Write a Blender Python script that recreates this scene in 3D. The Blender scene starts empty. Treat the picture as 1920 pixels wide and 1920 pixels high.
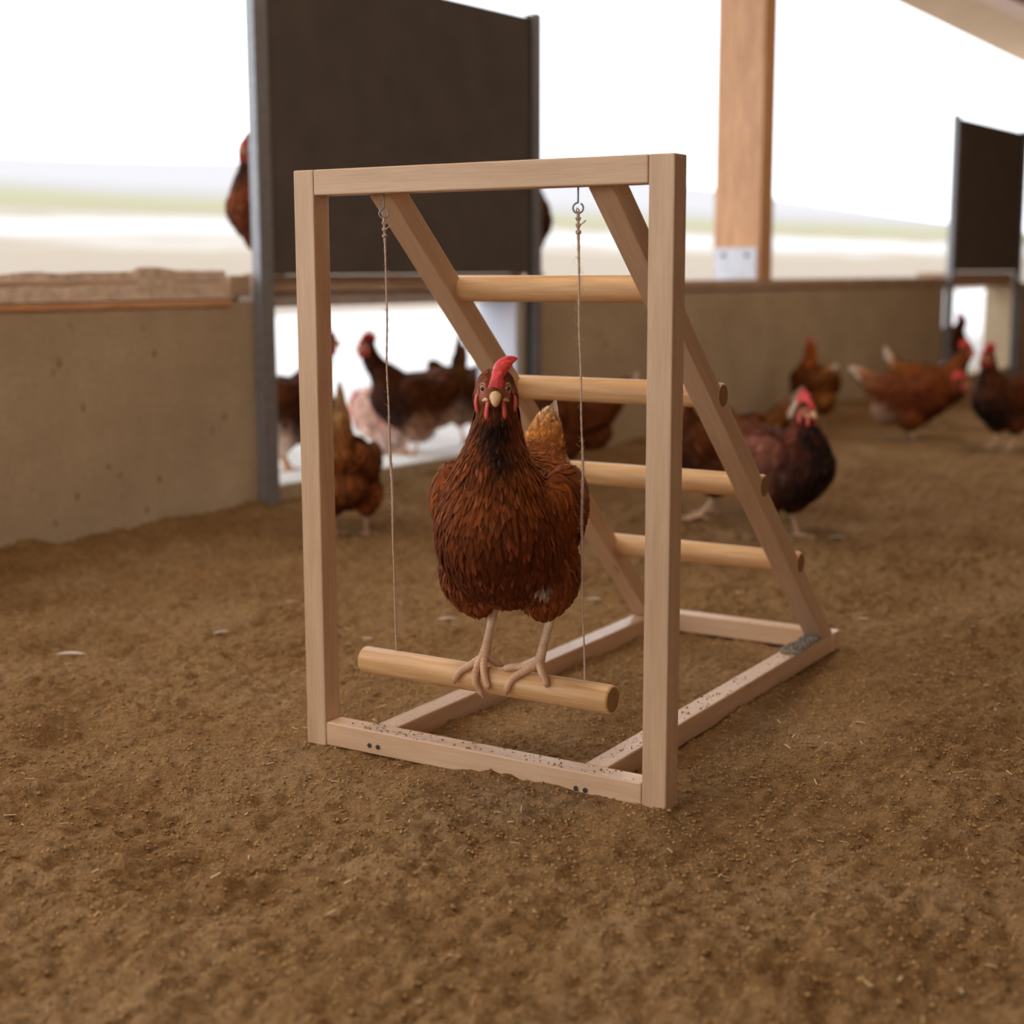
import bpy, bmesh, math, random
import numpy as np
from mathutils import Matrix, Vector

# ------------------------------------------------------------------ camera, world, light, exposure
scene = bpy.context.scene
col = scene.collection
CAM = Vector((1.52375, -1.83116, 0.757686))
F_PX, PITCH, YAW, ROLL = 2801.22, 0.159608, -0.55241, -0.00272
cp, sp = math.cos(PITCH), math.sin(PITCH)
FW = Vector((math.sin(YAW) * cp, math.cos(YAW) * cp, -sp))
RT = Vector((math.cos(YAW), -math.sin(YAW), 0))
UP = RT.cross(FW)
R2 = RT * math.cos(ROLL) + UP * math.sin(ROLL)
U2 = UP * math.cos(ROLL) - RT * math.sin(ROLL)
cd = bpy.data.cameras.new('camera')
cam = bpy.data.objects.new('camera', cd)
col.objects.link(cam)
cam.matrix_world = Matrix(((R2.x, U2.x, -FW.x, CAM.x), (R2.y, U2.y, -FW.y, CAM.y), (R2.z, U2.z, -FW.z, CAM.z), (0, 0, 0, 1)))
cd.sensor_width = 36
cd.lens = F_PX / 1920 * 36
cd.clip_start = 0.05
cd.clip_end = 400
cd.dof.use_dof = True
cd.dof.focus_distance = 2.2
cd.dof.aperture_fstop = 2.8
scene.camera = cam

SKY = 3.4
w = bpy.data.worlds.new('overcast_sky')
scene.world = w
w.use_nodes = True
bg = w.node_tree.nodes['Background']
bg.inputs[0].default_value = (0.90, 0.95, 1.0, 1)
bg.inputs[1].default_value = SKY

vs = scene.view_settings
vs.view_transform = 'Standard'
vs.look = 'None'
vs.gamma = 1
vs.use_curve_mapping = False
vs.exposure = -0.15
scene.cycles.use_denoising = True
scene.cycles.max_bounces = 5
scene.cycles.diffuse_bounces = 4
scene.cycles.use_adaptive_sampling = True
scene.cycles.adaptive_threshold = 0.07
scene.cycles.caustics_reflective = False
scene.cycles.caustics_refractive = False
scene.cycles.sample_clamp_indirect = 8

FILL_WATT = 26.0
FILL_COL = (1.0, 0.86, 0.68)

# ------------------------------------------------------------------ helpers
rng = np.random.default_rng(11)

def L(r, g, b):
    f = lambda c: (c / 255 / 12.92) if c / 255 <= 0.04045 else ((c / 255 + 0.055) / 1.055) ** 2.4
    return (f(r), f(g), f(b))

def link(o, parent=None):
    col.objects.link(o)
    if parent is not None:
        o.parent = parent
    return o

def empty(name, loc=(0, 0, 0), rz=0.0, parent=None):
    o = bpy.data.objects.new(name, None)
    o.empty_display_size = 0.05
    o.location = loc
    o.rotation_euler = (0, 0, rz)
    return link(o, parent)

def tag(o, label=None, cat=None, group=None, kind=None):
    if label: o['label'] = label
    if cat: o['category'] = cat
    if group: o['group'] = group
    if kind: o['kind'] = kind
    return o

def mesh_obj(name, verts, faces, mat=None, parent=None, smooth=False):
    me = bpy.data.meshes.new(name)
    me.from_pydata([tuple(v) for v in verts], [], [tuple(f) for f in faces])
    if mat: me.materials.append(mat)
    if smooth:
        me.polygons.foreach_set('use_smooth', [True] * len(me.polygons))
    me.update()
    return link(bpy.data.objects.new(name, me), parent)

def bm_obj(name, bm, mat=None, parent=None, smooth=False):
    bmesh.ops.recalc_face_normals(bm, faces=bm.faces)
    me = bpy.data.meshes.new(name)
    bm.to_mesh(me)
    bm.free()
    if mat: me.materials.append(mat)
    if smooth:
        me.polygons.foreach_set('use_smooth', [True] * len(me.polygons))
    return link(bpy.data.objects.new(name, me), parent)

def bevel_box(bm, size, center=(0, 0, 0), bev=0.002, seg=2):
    r = bmesh.ops.create_cube(bm, size=1.0)
    vs_ = r['verts']
    for v in vs_:
        v.co = Vector((v.co.x * size[0] + center[0], v.co.y * size[1] + center[1], v.co.z * size[2] + center[2]))
    if bev > 0:
        es = list({e for v in vs_ for e in v.link_edges})
        bmesh.ops.bevel(bm, geom=es, offset=bev, segments=seg, profile=0.5, affect='EDGES')

def timber(name, a, b, sx, sy, mat, parent, upv=(0, 0, 1), bev=0.0022):
    """box with length along local X from a to b, section sx (local Y) by sy (local Z)"""
    a, b = Vector(a), Vector(b)
    d = b - a
    bm = bmesh.new()
    bevel_box(bm, (d.length, sx, sy), bev=bev)
    o = bm_obj(name, bm, mat, parent)
    x = d.normalized()
    z = Vector(upv); z = (z - x * z.dot(x)).normalized()
    y = z.cross(x)
    m = Matrix((x, y, z)).transposed().to_4x4()
    m.translation = (a + b) / 2
    o.matrix_local = m
    return o

def tube_data(pts, radii, nseg=10, cap=True, flat=None):
    pts = [Vector(p) for p in pts]
    n = len(pts)
    verts, faces = [], []
    t0 = (pts[1] - pts[0]).normalized()
    ref = Vector((0, 0, 1)) if abs(t0.z) < 0.9 else Vector((1, 0, 0))
    nrm = (ref - t0 * ref.dot(t0)).normalized()
    for i in range(n):
        t = (pts[min(i + 1, n - 1)] - pts[max(i - 1, 0)]).normalized()
        nrm = (nrm - t * nrm.dot(t)).normalized()
        bi = t.cross(nrm)
        for k in range(nseg):
            a = 2 * math.pi * k / nseg
            verts.append(pts[i] + (nrm * math.cos(a) + bi * math.sin(a)) * radii[i])
    for i in range(n - 1):
        for k in range(nseg):
            k2 = (k + 1) % nseg
            faces.append((i * nseg + k, i * nseg + k2, (i + 1) * nseg + k2, (i + 1) * nseg + k))
    if cap:
        faces.append(tuple(range(nseg))[::-1])
        faces.append(tuple((n - 1) * nseg + k for k in range(nseg)))
    return verts, faces

def tube(name, pts, radii, mat, parent=None, nseg=10, smooth=True):
    if not hasattr(radii, '__len__'): radii = [radii] * len(pts)
    v, f = tube_data(pts, radii, nseg)
    return mesh_obj(name, v, f, mat, parent, smooth)

def smooth_path(pts, n):
    P = np.array([tuple(p) for p in pts], float)
    m = len(P)
    out = []
    for s in np.linspace(0, m - 1, n):
        i = min(int(s), m - 2); t = s - i
        p0 = P[max(i - 1, 0)]; p1 = P[i]; p2 = P[i + 1]; p3 = P[min(i + 2, m - 1)]
        out.append(0.5 * ((2 * p1) + (-p0 + p2) * t + (2 * p0 - 5 * p1 + 4 * p2 - p3) * t * t + (-p0 + 3 * p1 - 3 * p2 + p3) * t ** 3))
    return out

def vnoise(x, y, seed=0):
    xi = np.floor(x).astype(np.int64); yi = np.floor(y).astype(np.int64)
    xf = x - xi; yf = y - yi
    u = xf * xf * xf * (xf * (xf * 6 - 15) + 10); v = yf * yf * yf * (yf * (yf * 6 - 15) + 10)
    def h(a, b):
        n = (a * 374761393 + b * 668265263 + seed * 1442695041) & 0xFFFFFFFF
        n = ((n ^ (n >> 13)) * 1274126177) & 0xFFFFFFFF
        return ((n ^ (n >> 16)) & 0xFFFF) / 65535.0
    a = h(xi, yi); b = h(xi + 1, yi); c = h(xi, yi + 1); d = h(xi + 1, yi + 1)
    return (a * (1 - u) + b * u) * (1 - v) + (c * (1 - u) + d * u) * v - 0.5

# ------------------------------------------------------------------ materials
class NT:
    def __init__(self, name, rough=0.6, spec=0.4):
        self.m = bpy.data.materials.new(name)
        self.m.use_nodes = True
        self.t = self.m.node_tree
        self.p = self.t.nodes['Principled BSDF']
        self.p.inputs['Roughness'].default_value = rough
        self.p.inputs['Specular IOR Level'].default_value = spec
    def n(self, typ, **kw):
        nd = self.t.nodes.new(typ)
        for k, v in kw.items():
            if k in nd.inputs.keys() if isinstance(k, str) else False:
                nd.inputs[k].default_value = v
            else:
                setattr(nd, k, v)
        return nd
    def ln(self, a, ao, b, bi):
        self.t.links.new(a.outputs[ao], b.inputs[bi])
    def coords(self, scale=(1, 1, 1), kind='Object', rand=False):
        tc = self.n('ShaderNodeTexCoord')
        mp = self.n('ShaderNodeMapping')
        mp.inputs['Scale'].default_value = scale
        self.ln(tc, kind, mp, 'Vector')
        if rand:
            oi = self.n('ShaderNodeObjectInfo')
            mu = self.n('ShaderNodeMath', operation='MULTIPLY'); mu.inputs[1].default_value = 37.0
            self.ln(oi, 'Random', mu, 0)
            self.ln(mu, 0, mp, 'Location')
        return mp
    def noise(self, mp, scale=5, detail=4, rough=0.55, dist=0.0):
        nd = self.n('ShaderNodeTexNoise')
        nd.inputs['Scale'].default_value = scale
        nd.inputs['Detail'].default_value = detail
        nd.inputs['Roughness'].default_value = rough
        nd.inputs['Distortion'].default_value = dist
        self.ln(mp, 0, nd, 'Vector')
        return nd
    def ramp(self, src, so, stops):
        r = self.n('ShaderNodeValToRGB')
        e = r.color_ramp.elements
        while len(e) > 1: e.remove(e[-1])
        e[0].position = stops[0][0]; e[0].color = (*stops[0][1], 1)
        for p, c in stops[1:]:
            x = e.new(p); x.color = (*c, 1)
        self.ln(src, so, r, 0)
        return r
    def mix(self, fac, a, b, mode='MIX'):
        """fac/a/b: (node,out) or constant"""
        m = self.n('ShaderNodeMix', data_type='RGBA', blend_type=mode)
        for v, i in ((fac, 0), (a, 6), (b, 7)):
            if isinstance(v, tuple) and len(v) == 2 and hasattr(v[0], 'outputs'):
                self.t.links.new(v[0].outputs[v[1]], m.inputs[i])
            elif i == 0:
                m.inputs[0].default_value = v
            else:
                m.inputs[i].default_value = (*v, 1)
        return m
    def base(self, nd, o=0):
        self.t.links.new(nd.outputs[o], self.p.inputs['Base Color'])
    def bump(self, nd, o, strength=0.3, dist=0.002):
        b = self.n('ShaderNodeBump')
        b.inputs['Strength'].default_value = strength
        b.inputs['Distance'].default_value = dist
        self.ln(nd, o, b, 'Height')
        self.ln(b, 0, self.p, 'Normal')
        return b

def flat(name, c, rough=0.6, spec=0.4, metal=0.0, var=0.15, scale=30):
    k = NT(name, rough, spec)
    k.p.inputs['Metallic'].default_value = metal
    n = k.noise(k.coords(), scale, 3)
    a = tuple(x * (1 - var) for x in c); b = tuple(min(1, x * (1 + var)) for x in c)
    k.base(k.ramp(n, 0, [(0.3, a), (0.7, b)]))
    return k.m

def wood(name, light, dark, knots=True, dirt=0.0, rough=0.42, grain=1.0):
    k = NT(name, rough, 0.45)
    mp = k.coords((1.6, 22, 22), rand=True)
    n1 = k.noise(mp, 3.0, 5, 0.6, 0.6)
    base = k.ramp(n1, 0, [(0.25, dark), (0.48, tuple((a + b) / 2 for a, b in zip(light, dark))), (0.62, light), (0.8, light)])
    mp2 = k.coords((6, 240, 240), rand=True)
    n2 = k.noise(mp2, 2.5, 3, 0.6)
    fine = k.ramp(n2, 0, [(0.3, (1 - 0.17 * grain,) * 3), (0.65, (1.0,) * 3)])
    cur = k.mix(0.8, (base, 0), (fine, 0), 'MULTIPLY')
    if knots:
        mp3 = k.coords((2.6, 9, 9), rand=True)
        vo = k.n('ShaderNodeTexVoronoi')
        vo.inputs['Scale'].default_value = 1.5
        k.ln(mp3, 0, vo, 'Vector')
        kr = k.ramp(vo, 'Distance', [(0.03, (0.8,) * 3), (0.055, (0.4,) * 3), (0.085, (0,) * 3)])
        cur = k.mix((kr, 0), (cur, 2), tuple(c * 0.42 for c in dark))
    if dirt > 0:
        geo = k.n('ShaderNodeNewGeometry')
        sx = k.n('ShaderNodeSeparateXYZ'); k.ln(geo, 'Normal', sx, 0)
        top = k.ramp(sx, 'Z', [(0.75, (0,) * 3), (0.9, (1,) * 3)])
        tc = k.n('ShaderNodeMapping'); k.ln(geo, 'Position', tc, 0)
        sp_ = k.noise(tc, 160, 3, 0.6)
        spr = k.ramp(sp_, 0, [(0.60 - 0.02 * dirt, (0,) * 3), (0.66 - 0.02 * dirt, (1,) * 3)])
        big = k.noise(tc, 14, 3, 0.5)
        bgr = k.ramp(big, 0, [(0.42, (0.12,) * 3), (0.65, (1,) * 3)])
        m1 = k.mix(1.0, (top, 0), (spr, 0), 'MULTIPLY')
        m2 = k.mix(1.0, (m1, 2), (bgr, 0), 'MULTIPLY')
        cur = k.mix((m2, 2), (cur, 2), L(82, 60, 44))
    k.base(cur, 2)
    k.bump(n2, 0, 0.25, 0.0008)
    return k.m

M = {}
M['pine'] = wood('pine_planed', L(220, 185, 150), L(206, 168, 132), grain=1.1)
M['pine_dirty'] = wood('pine_planed_with_specks', L(228, 192, 158), L(214, 174, 136), dirt=1.0, rough=0.34, grain=0.8)
M['dowel'] = wood('beech_dowel', L(236, 192, 138), L(206, 152, 98), knots=False, rough=0.4)
M['end_grain'] = flat('dowel_end_grain', L(150, 112, 76), 0.8, 0.2, 0, 0.12, 90)
M['timber'] = wood('old_timber', L(226, 172, 124), L(186, 130, 88))
M['sill_wood'] = wood('dusty_sill_wood', L(206, 176, 150), L(168, 132, 104), rough=0.75)
M['steel'] = flat('galvanised_steel', L(146, 146, 150), 0.5, 0.5, 0.5, 0.12, 40)
M['plate'] = flat('zinc_plate', L(206, 208, 216), 0.5, 0.5, 0.2, 0.1, 30)
M['screw'] = flat('screw_steel', L(120, 120, 122), 0.35, 0.5, 0.9, 0.2, 400)
M['hatch'] = flat('dark_hatch_board', L(94, 84, 78), 0.7, 0.3, 0, 0.12, 8)

def concrete():
    k = NT('rough_concrete', 0.85, 0.25)
    mp = k.coords((1, 1, 1), 'Object')
    n1 = k.noise(mp, 2.4, 6, 0.7)
    b = k.ramp(n1, 0, [(0.3, L(176, 153, 124)), (0.55, L(190, 168, 138)), (0.75, L(206, 184, 154))])
    n3 = k.noise(mp, 60, 3, 0.6)
    f = k.ramp(n3, 0, [(0.35, (0.9,) * 3), (0.65, (1.0,) * 3)])
    c = k.mix(1.0, (b, 0), (f, 0), 'MULTIPLY')
    mpv = k.coords((9, 9, 6), 'Object')
    dn = k.noise(mp, 8, 3, 0.6); dm = k.mix(0.35, (mpv, 0), (dn, 1), 'ADD')
    vo = k.n('ShaderNodeTexVoronoi'); vo.inputs['Scale'].default_value = 1.7; vo.inputs['Randomness'].default_value = 1
    k.ln(dm, 2, vo, 'Vector')
    sp_ = k.ramp(vo, 'Distance', [(0.07, (0.8,) * 3), (0.15, (0,) * 3)])
    n4 = k.noise(mp, 2.3, 2, 0.5)
    gate = k.ramp(n4, 0, [(0.36, (0,) * 3), (0.5, (1,) * 3)])
    g = k.mix(1.0, (sp_, 0), (gate, 0), 'MULTIPLY')
    c = k.mix((g, 2), (c, 2), L(112, 84, 58))
    k.base(c, 2)
    k.bump(n3, 0, 0.3, 0.003)
    return k.m
M['concrete'] = concrete()

def soil():
    k = NT('dry_litter_soil', 0.95, 0.12)
    mp = k.coords((1, 1, 1), 'Object')
    n1 = k.noise(mp, 3.2, 5, 0.6)
    b = k.ramp(n1, 0, [(0.25, L(138, 100, 60)), (0.5, L(162, 126, 84)), (0.75, L(180, 146, 108))])
    n2 = k.noise(mp, 55, 5, 0.7)
    f = k.ramp(n2, 0, [(0.3, (0.52,) * 3), (0.5, (0.92,) * 3), (0.72, (1.2,) * 3)])
    c = k.mix(0.9, (b, 0), (f, 0), 'MULTIPLY')
    n3 = k.noise(mp, 170, 4, 0.7)
    f3 = k.ramp(n3, 0, [(0.3, (0.58,) * 3), (0.55, (1.0,) * 3), (0.75, (1.35,) * 3)])
    c = k.mix(0.8, (c, 2), (f3, 0), 'MULTIPLY')
    k.base(c, 2)
    add = k.n('ShaderNodeMath', operation='MULTIPLY_ADD'); add.inputs[1].default_value = 2.2
    k.ln(n2, 0, add, 0); k.ln(n3, 0, add, 2)
    k.bump(add, 0, 0.9, 0.006)
    return k.m
M['soil'] = soil()
M['crumb'] = flat('soil_crumb', L(164, 130, 88), 0.95, 0.1, 0, 0.38, 60)
M['straw'] = flat('straw', L(206, 176, 132), 0.8, 0.2, 0, 0.2, 30)
M['down'] = flat('shed_feather', L(232, 220, 208), 0.8, 0.2, 0, 0.06, 60)
M['dropping'] = flat('grey_dropping', L(150, 142, 130), 0.9, 0.1, 0, 0.35, 120)

def yard():
    k = NT('pale_yard_ground', 0.95, 0.1)
    n = k.noise(k.coords(), 3, 5, 0.65)
    k.base(k.ramp(n, 0, [(0.3, L(172, 165, 160)), (0.7, L(208, 204, 202))]))
    return k.m
M['yard'] = yard()

def field():
    k = NT('winter_field', 0.95, 0.05)
    mp = k.coords((0.05, 0.015, 1))
    n = k.noise(mp, 3, 5, 0.6)
    tc = k.n('ShaderNodeTexCoord'); sx = k.n('ShaderNodeSeparateXYZ'); k.ln(tc, 'Object', sx, 0)
    ad = k.n('ShaderNodeMath', operation='MULTIPLY_ADD'); ad.inputs[1].default_value = 1.6
    k.ln(n, 0, ad, 0); k.ln(sx, 'Z', ad, 2)
    mr = k.n('ShaderNodeMapRange'); mr.inputs['From Min'].default_value = 0.2; mr.inputs['From Max'].default_value = 6.6
    k.ln(ad, 0, mr, 0)
    k.base(k.ramp(mr, 0, [(0.0, L(140, 128, 118)), (0.30, L(144, 130, 114)), (0.40, L(172, 168, 164)), (0.47, L(172, 168, 164)), (0.52, L(140, 128, 110)), (0.66, L(138, 134, 104)), (0.80, L(146, 140, 136)), (1.0, L(154, 150, 150))]))
    return k.m
M['field'] = field()
M['ceiling'] = flat('ceiling_boards', L(190, 160, 128), 0.8, 0.2, 0, 0.1, 3)

def feather_mat():
    k = NT('feather', 0.75, 0.1)
    at = k.n('ShaderNodeAttribute', attribute_name='Col')
    uv = k.n('ShaderNodeUVMap')
    mp = k.n('ShaderNodeMapping'); mp.inputs['Scale'].default_value = (26, 3, 1)
    k.ln(uv, 0, mp, 0)
    n = k.noise(mp, 1.0, 3, 0.6)
    r = k.ramp(n, 0, [(0.3, (0.66,) * 3), (0.55, (1.0,) * 3), (0.75, (1.3,) * 3)])
    m = k.mix(0.85, (at, 'Color'), (r, 0), 'MULTIPLY')
    k.base(m, 2)
    k.bump(n, 0, 0.4, 0.001)
    return k.m
M['feather'] = feather_mat()

def body_mat():
    k = NT('hen_body_skin_and_down', 0.75, 0.12)
    at = k.n('ShaderNodeAttribute', attribute_name='Col')
    n = k.noise(k.coords(), 220, 3, 0.6)
    r = k.ramp(n, 0, [(0.3, (0.8,) * 3), (0.7, (1.1,) * 3)])
    k.base(k.mix(0.8, (at, 'Color'), (r, 0), 'MULTIPLY'), 2)
    k.bump(n, 0, 0.4, 0.001)
    return k.m
M['body'] = body_mat()

def comb_mat():
    k = NT('comb_flesh', 0.45, 0.4)
    n = k.noise(k.coords(), 190, 3, 0.6)
    k.base(k.ramp(n, 0, [(0.3, L(206, 44, 44)), (0.7, L(226, 84, 82))]))
    k.p.inputs['Subsurface Weight'].default_value = 0.15
    k.p.inputs['Subsurface Radius'].default_value = (0.01, 0.003, 0.002)
    k.bump(n, 0, 0.4, 0.0012)
    return k.m
M['comb'] = comb_mat()
M['wattle'] = flat('wattle_flesh', L(222, 98, 88), 0.45, 0.4, 0, 0.12, 150)
M['beak'] = flat('beak_horn', L(226, 184, 138), 0.4, 0.4, 0, 0.16, 120)
M['iris'] = flat('iris', L(226, 160, 96), 0.15, 0.6, 0, 0.1, 200)
M['pupil'] = flat('pupil', (0.004, 0.004, 0.004), 0.05, 0.8, 0, 0.0, 10)
M['eye_ring'] = flat('eye_ring_skin', L(206, 150, 122), 0.5, 0.3, 0, 0.1, 200)

def leg_mat():
    k = NT('leg_scales', 0.5, 0.35)
    mp = k.coords((1, 1, 1))
    n = k.noise(mp, 60, 3, 0.6)
    at = k.n('ShaderNodeAttribute', attribute_name='Col')
    r = k.ramp(n, 0, [(0.3, (0.8, 0.72, 0.62)), (0.65, (1.05, 1.03, 1.0))])
    k.base(k.mix(0.9, (at, 'Color'), (r, 0), 'MULTIPLY'), 2)
    vo = k.n('ShaderNodeTexVoronoi'); vo.inputs['Scale'].default_value = 330
    k.ln(mp, 0, vo, 'Vector')
    k.bump(vo, 'Distance', 0.35, 0.0008)
    return k.m
M['leg'] = leg_mat()
M['twine'] = flat('jute_twine', L(196, 170, 148), 0.9, 0.1, 0, 0.2, 300)

# ------------------------------------------------------------------ the setting
WO = Vector((-1.673, 0.94, 0)); WD = Vector((0.075, 1, 0)).normalized(); WN = Vector((-WD.y, WD.x, 0))
WROT = math.atan2(WD.y, WD.x)      # local X of the wall runs along it, local Y points outdoors

def wpt(u, off, z):
    p = WO + WD * u + WN * off
    return Vector((p.x, p.y, z))

def wall_box(bm, u0, u1, o0, o1, z0, z1, bev=0.004):
    bevel_box(bm, (u1 - u0, o1 - o0, z1 - z0), ((u0 + u1) / 2, (o0 + o1) / 2, (z0 + z1) / 2), bev, 2)

def on_wall(o):
    o.location = WO
    o.rotation_euler = (0, 0, WROT)
    return o

for u0, u1, z1, lab in ((-6, 0.85, 0.67, 'low concrete wall left of the pop hole'), (0.85, 2.235, 0.075, 'concrete step under the pop hole'), (2.235, 6.84, 0.67, 'low concrete wall right of the pop hole'),
                        (6.84, 8.2, 0.075, 'concrete step under the far right pop hole'), (8.2, 15, 0.67, 'low concrete wall beyond the right picture edge')):
    bm = bmesh.new()
    wall_box(bm, u0, u1, 0, 0.20, -0.12, z1, 0.006 if z1 > 0.5 else 0.004)
    tag(on_wall(bm_obj('wall_left', bm, M['concrete'])), lab, kind='structure')

# timber caps and lintels on top of the concrete
def trim(name, boxes, mat, lab):
    bm = bmesh.new()
    for b in boxes: wall_box(bm, *b)
    return tag(on_wall(bm_obj(name, bm, mat)), lab, kind='structure')
trim('trim_1', [(-6, 0.765, 0.03, 0.2, 0.67, 0.735), (0.70, 0.785, 0.0, 0.2, 0.685, 0.748)], M['sill_wood'], 'dusty timber cap on the left concrete wall')
trim('trim_2', [(2.33, 6.82, -0.012, 0.2, 0.672, 0.716)], M['sill_wood'], 'thin dusty timber cap on the right concrete wall')
trim('trim_3', [(0.86, 2.235, 0.0, 0.12, 0.695, 0.748)], M['sill_wood'], 'brown lintel board over the left pop hole')
trim('trim_4', [(0.86, 2.235, 0.015, 0.2, 0.648, 0.694)], flat('greyed_lintel', L(186, 172, 164), 0.8, 0.2), 'greyed lower lintel board over the left pop hole')
trim('trim_5', [(6.86, 8.2, 0.0, 0.2, 0.648, 0.745)], M['sill_wood'], 'lintel board over the far right pop hole')
trim('trim_7', [(2.205, 2.236, 0.012, 0.2, 0.076, 0.648)], flat('daylight_tinted_reveal', L(222, 226, 240), 0.6, 0.3, 0, 0.04, 4), 'lining on the right side of the pop hole, daylight put into its pale colour')  # added lining; bluish white imitates outdoor light on the jamb
trim('trim_8', [(0.862, 2.2, 0.004, 0.2, 0.0755, 0.084)], flat('step_daylight_white', L(236, 234, 232), 0.9, 0.1, 0, 0.08, 30), 'tread of the pop-hole step, coloured white for overexposed daylight')  # thin slab added; its white stands in for daylight on the step
trim('trim_9', [(-6, 0.70, -0.006, 0.03, 0.655, 0.676)], M['timber'], 'orange-brown plank edge under the left cap')
trim('trim_6', [(-6, 15, 0.0, 0.2, 2.55, 2.75)], M['timber'], 'long timber top plate above the openings')
# litter heaped on the left cap
n = 60
vv, ff = [], []
gu = np.linspace(-0.6, 0.72, n); go = np.linspace(-0.0, 0.19, 9)
for i, u in enumerate(gu):
    for j, o_ in enumerate(go):
        hgt = 0.012 + 0.02 * float(vnoise(np.array([u * 9.0]), np.array([o_ * 20.0]), 5)[0] + 0.3) * (1 if 0 < j < 8 else 0)
        if u > 0.38: hgt += 0.012
        if j == 0: z = 0.668 + 0.012
        else: z = (0.735 if o_ > 0.03 else 0.675) + hgt
        if j == 8: z = 0.735
        vv.append((u, o_ - 0.004, z))
for i in range(n - 1):
    for j in range(8):
        a = i * 9 + j
        ff.append((a, a + 1, a + 10, a + 9))
tag(on_wall(mesh_obj('dust_on_sill', vv, ff, flat('sill_dust', L(196, 172, 152), 0.95, 0.1, 0, 0.25, 40), None, True)), 'pale dust and litter lying on the left wall cap', 'dust', kind='stuff')

# floor
def axis(a, b, dense0, dense1, step_d, grow=1.12, maxs=0.35):
    xs = list(np.arange(dense0, dense1, step_d))
    s = step_d; x = dense0
    left = []
    while x > a:
        s = min(s * grow, maxs); x -= s; left.append(max(x, a))
    s = step_d; x = xs[-1]; right = []
    while x < b:
        s = min(s * grow, maxs); x += s; right.append(min(x, b))
    return np.array(left[::-1] + xs + right)
gx = axis(-2.4, 7.5, -1.4, 1.5, 0.0062, 1.08, 0.3)
gy = axis(-7.5, 15.5, -0.9, 2.2, 0.0062, 1.04, 0.3)
GX, GY = np.meshgrid(gx, gy)

def soil_h(x, y):
    h = 0.020 * vnoise(x * 2.2, y * 2.2, 1) + 0.024 * vnoise(x * 6, y * 6, 2) + 0.018 * vnoise(x * 14, y * 14, 3)
    h += 0.012 * np.abs(vnoise(x * 31, y * 31, 4)) * 2 + 0.0065 * vnoise(x * 70, y * 70, 6) + 0.0050 * vnoise(x * 135, y * 135, 7)
    # sits level around the base of the stand
    dx = np.maximum(np.maximum(-0.05 - x, x - 0.70), 0); dy = np.maximum(np.maximum(-0.05 - y, y - 1.08), 0)
    near = np.exp(-(dx * dx + dy * dy) / 0.02)
    h = h * (1 - 0.55 * near) - 0.002
    return h
GZ = soil_h(GX, GY)
# litter banks up a little against the concrete wall
WU = (GX - WO.x) * WN.x + (GY - WO.y) * WN.y
GZ = GZ + np.where(WU < 0.2, 0.03 * np.exp(-np.maximum(-WU, 0) / 0.18), 0)
ny, nx = GX.shape
keep = WU < 0.12
idx = -np.ones(ny * nx, int); kf = keep.ravel(); idx[kf] = np.arange(kf.sum())
V = np.stack([GX.ravel(), GY.ravel(), GZ.ravel()], 1)[kf]
I = np.arange(ny * nx).reshape(ny, nx)
Q = np.stack([I[:-1, :-1], I[:-1, 1:], I[1:, 1:], I[1:, :-1]], -1).reshape(-1, 4)
Q = idx[Q]; Q = Q[(Q >= 0).all(1)]

def np_mesh(name, V, Q, mat, parent=None, smooth=True, colors=None, uvs=None):
    me = bpy.data.meshes.new(name)
    k = Q.shape[1]
    me.vertices.add(len(V)); me.vertices.foreach_set('co', np.ascontiguousarray(V, dtype=np.float32).ravel())
    me.loops.add(Q.size); me.loops.foreach_set('vertex_index', np.ascontiguousarray(Q, dtype=np.int32).ravel())
    me.polygons.add(len(Q))
    me.polygons.foreach_set('loop_start', np.arange(0, Q.size, k, dtype=np.int32))
    me.update(calc_edges=True)
    me.polygons.foreach_set('use_smooth', np.full(len(Q), smooth))
    if colors is not None:
        a = me.color_attributes.new('Col', 'FLOAT_COLOR', 'POINT')
        a.data.foreach_set('color', np.concatenate([colors, np.ones((len(colors), 1))], 1).astype(np.float32).ravel())
    if uvs is not None:
        ul = me.uv_layers.new(name='UVMap')
        ul.data.foreach_set('uv', uvs[Q.ravel()].astype(np.float32).ravel())
    if mat: me.materials.append(mat)
    me.validate()
    return link(bpy.data.objects.new(name, me), parent)

tag(np_mesh('floor', V, Q, M['soil']), 'uneven brown litter floor of dry soil', kind='structure')

# loose crumbs of soil
def crumbs(name, n, area, smin, smax, mat, zf, seed, bias=2.4):
    r = np.random.default_rng(seed)
    base = np.array([(1, 0, 0), (-1, 0, 0), (0, 1, 0), (0, -1, 0), (0, 0, 1), (0, 0, -1)], float)
    tri = np.array([(4, 0, 2), (4, 2, 1), (4, 1, 3), (4, 3, 0), (5, 2, 0), (5, 1, 2), (5, 3, 1), (5, 0, 3)])
    x = r.uniform(area[0], area[1], n); y = r.uniform(area[2], area[3], n)
    s = smin + (smax - smin) * r.random(n) ** bias
    ang = r.uniform(0, 6.28, n)
    V = base[None] * r.uniform(0.55, 1.35, (n, 6, 1)) * s[:, None, None]
    c, sn = np.cos(ang)[:, None], np.sin(ang)[:, None]
    X = V[..., 0] * c - V[..., 1] * sn; Y = V[..., 0] * sn + V[..., 1] * c
    V = np.stack([X + x[:, None], Y + y[:, None], V[..., 2] * 0.8 + (zf(x, y) + s * 0.25)[:, None]], -1)
    T = (tri[None] + (np.arange(n) * 6)[:, None, None]).reshape(-1, 3)
    return np_mesh(name, V.reshape(-1, 3), T, mat, None, False)
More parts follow.
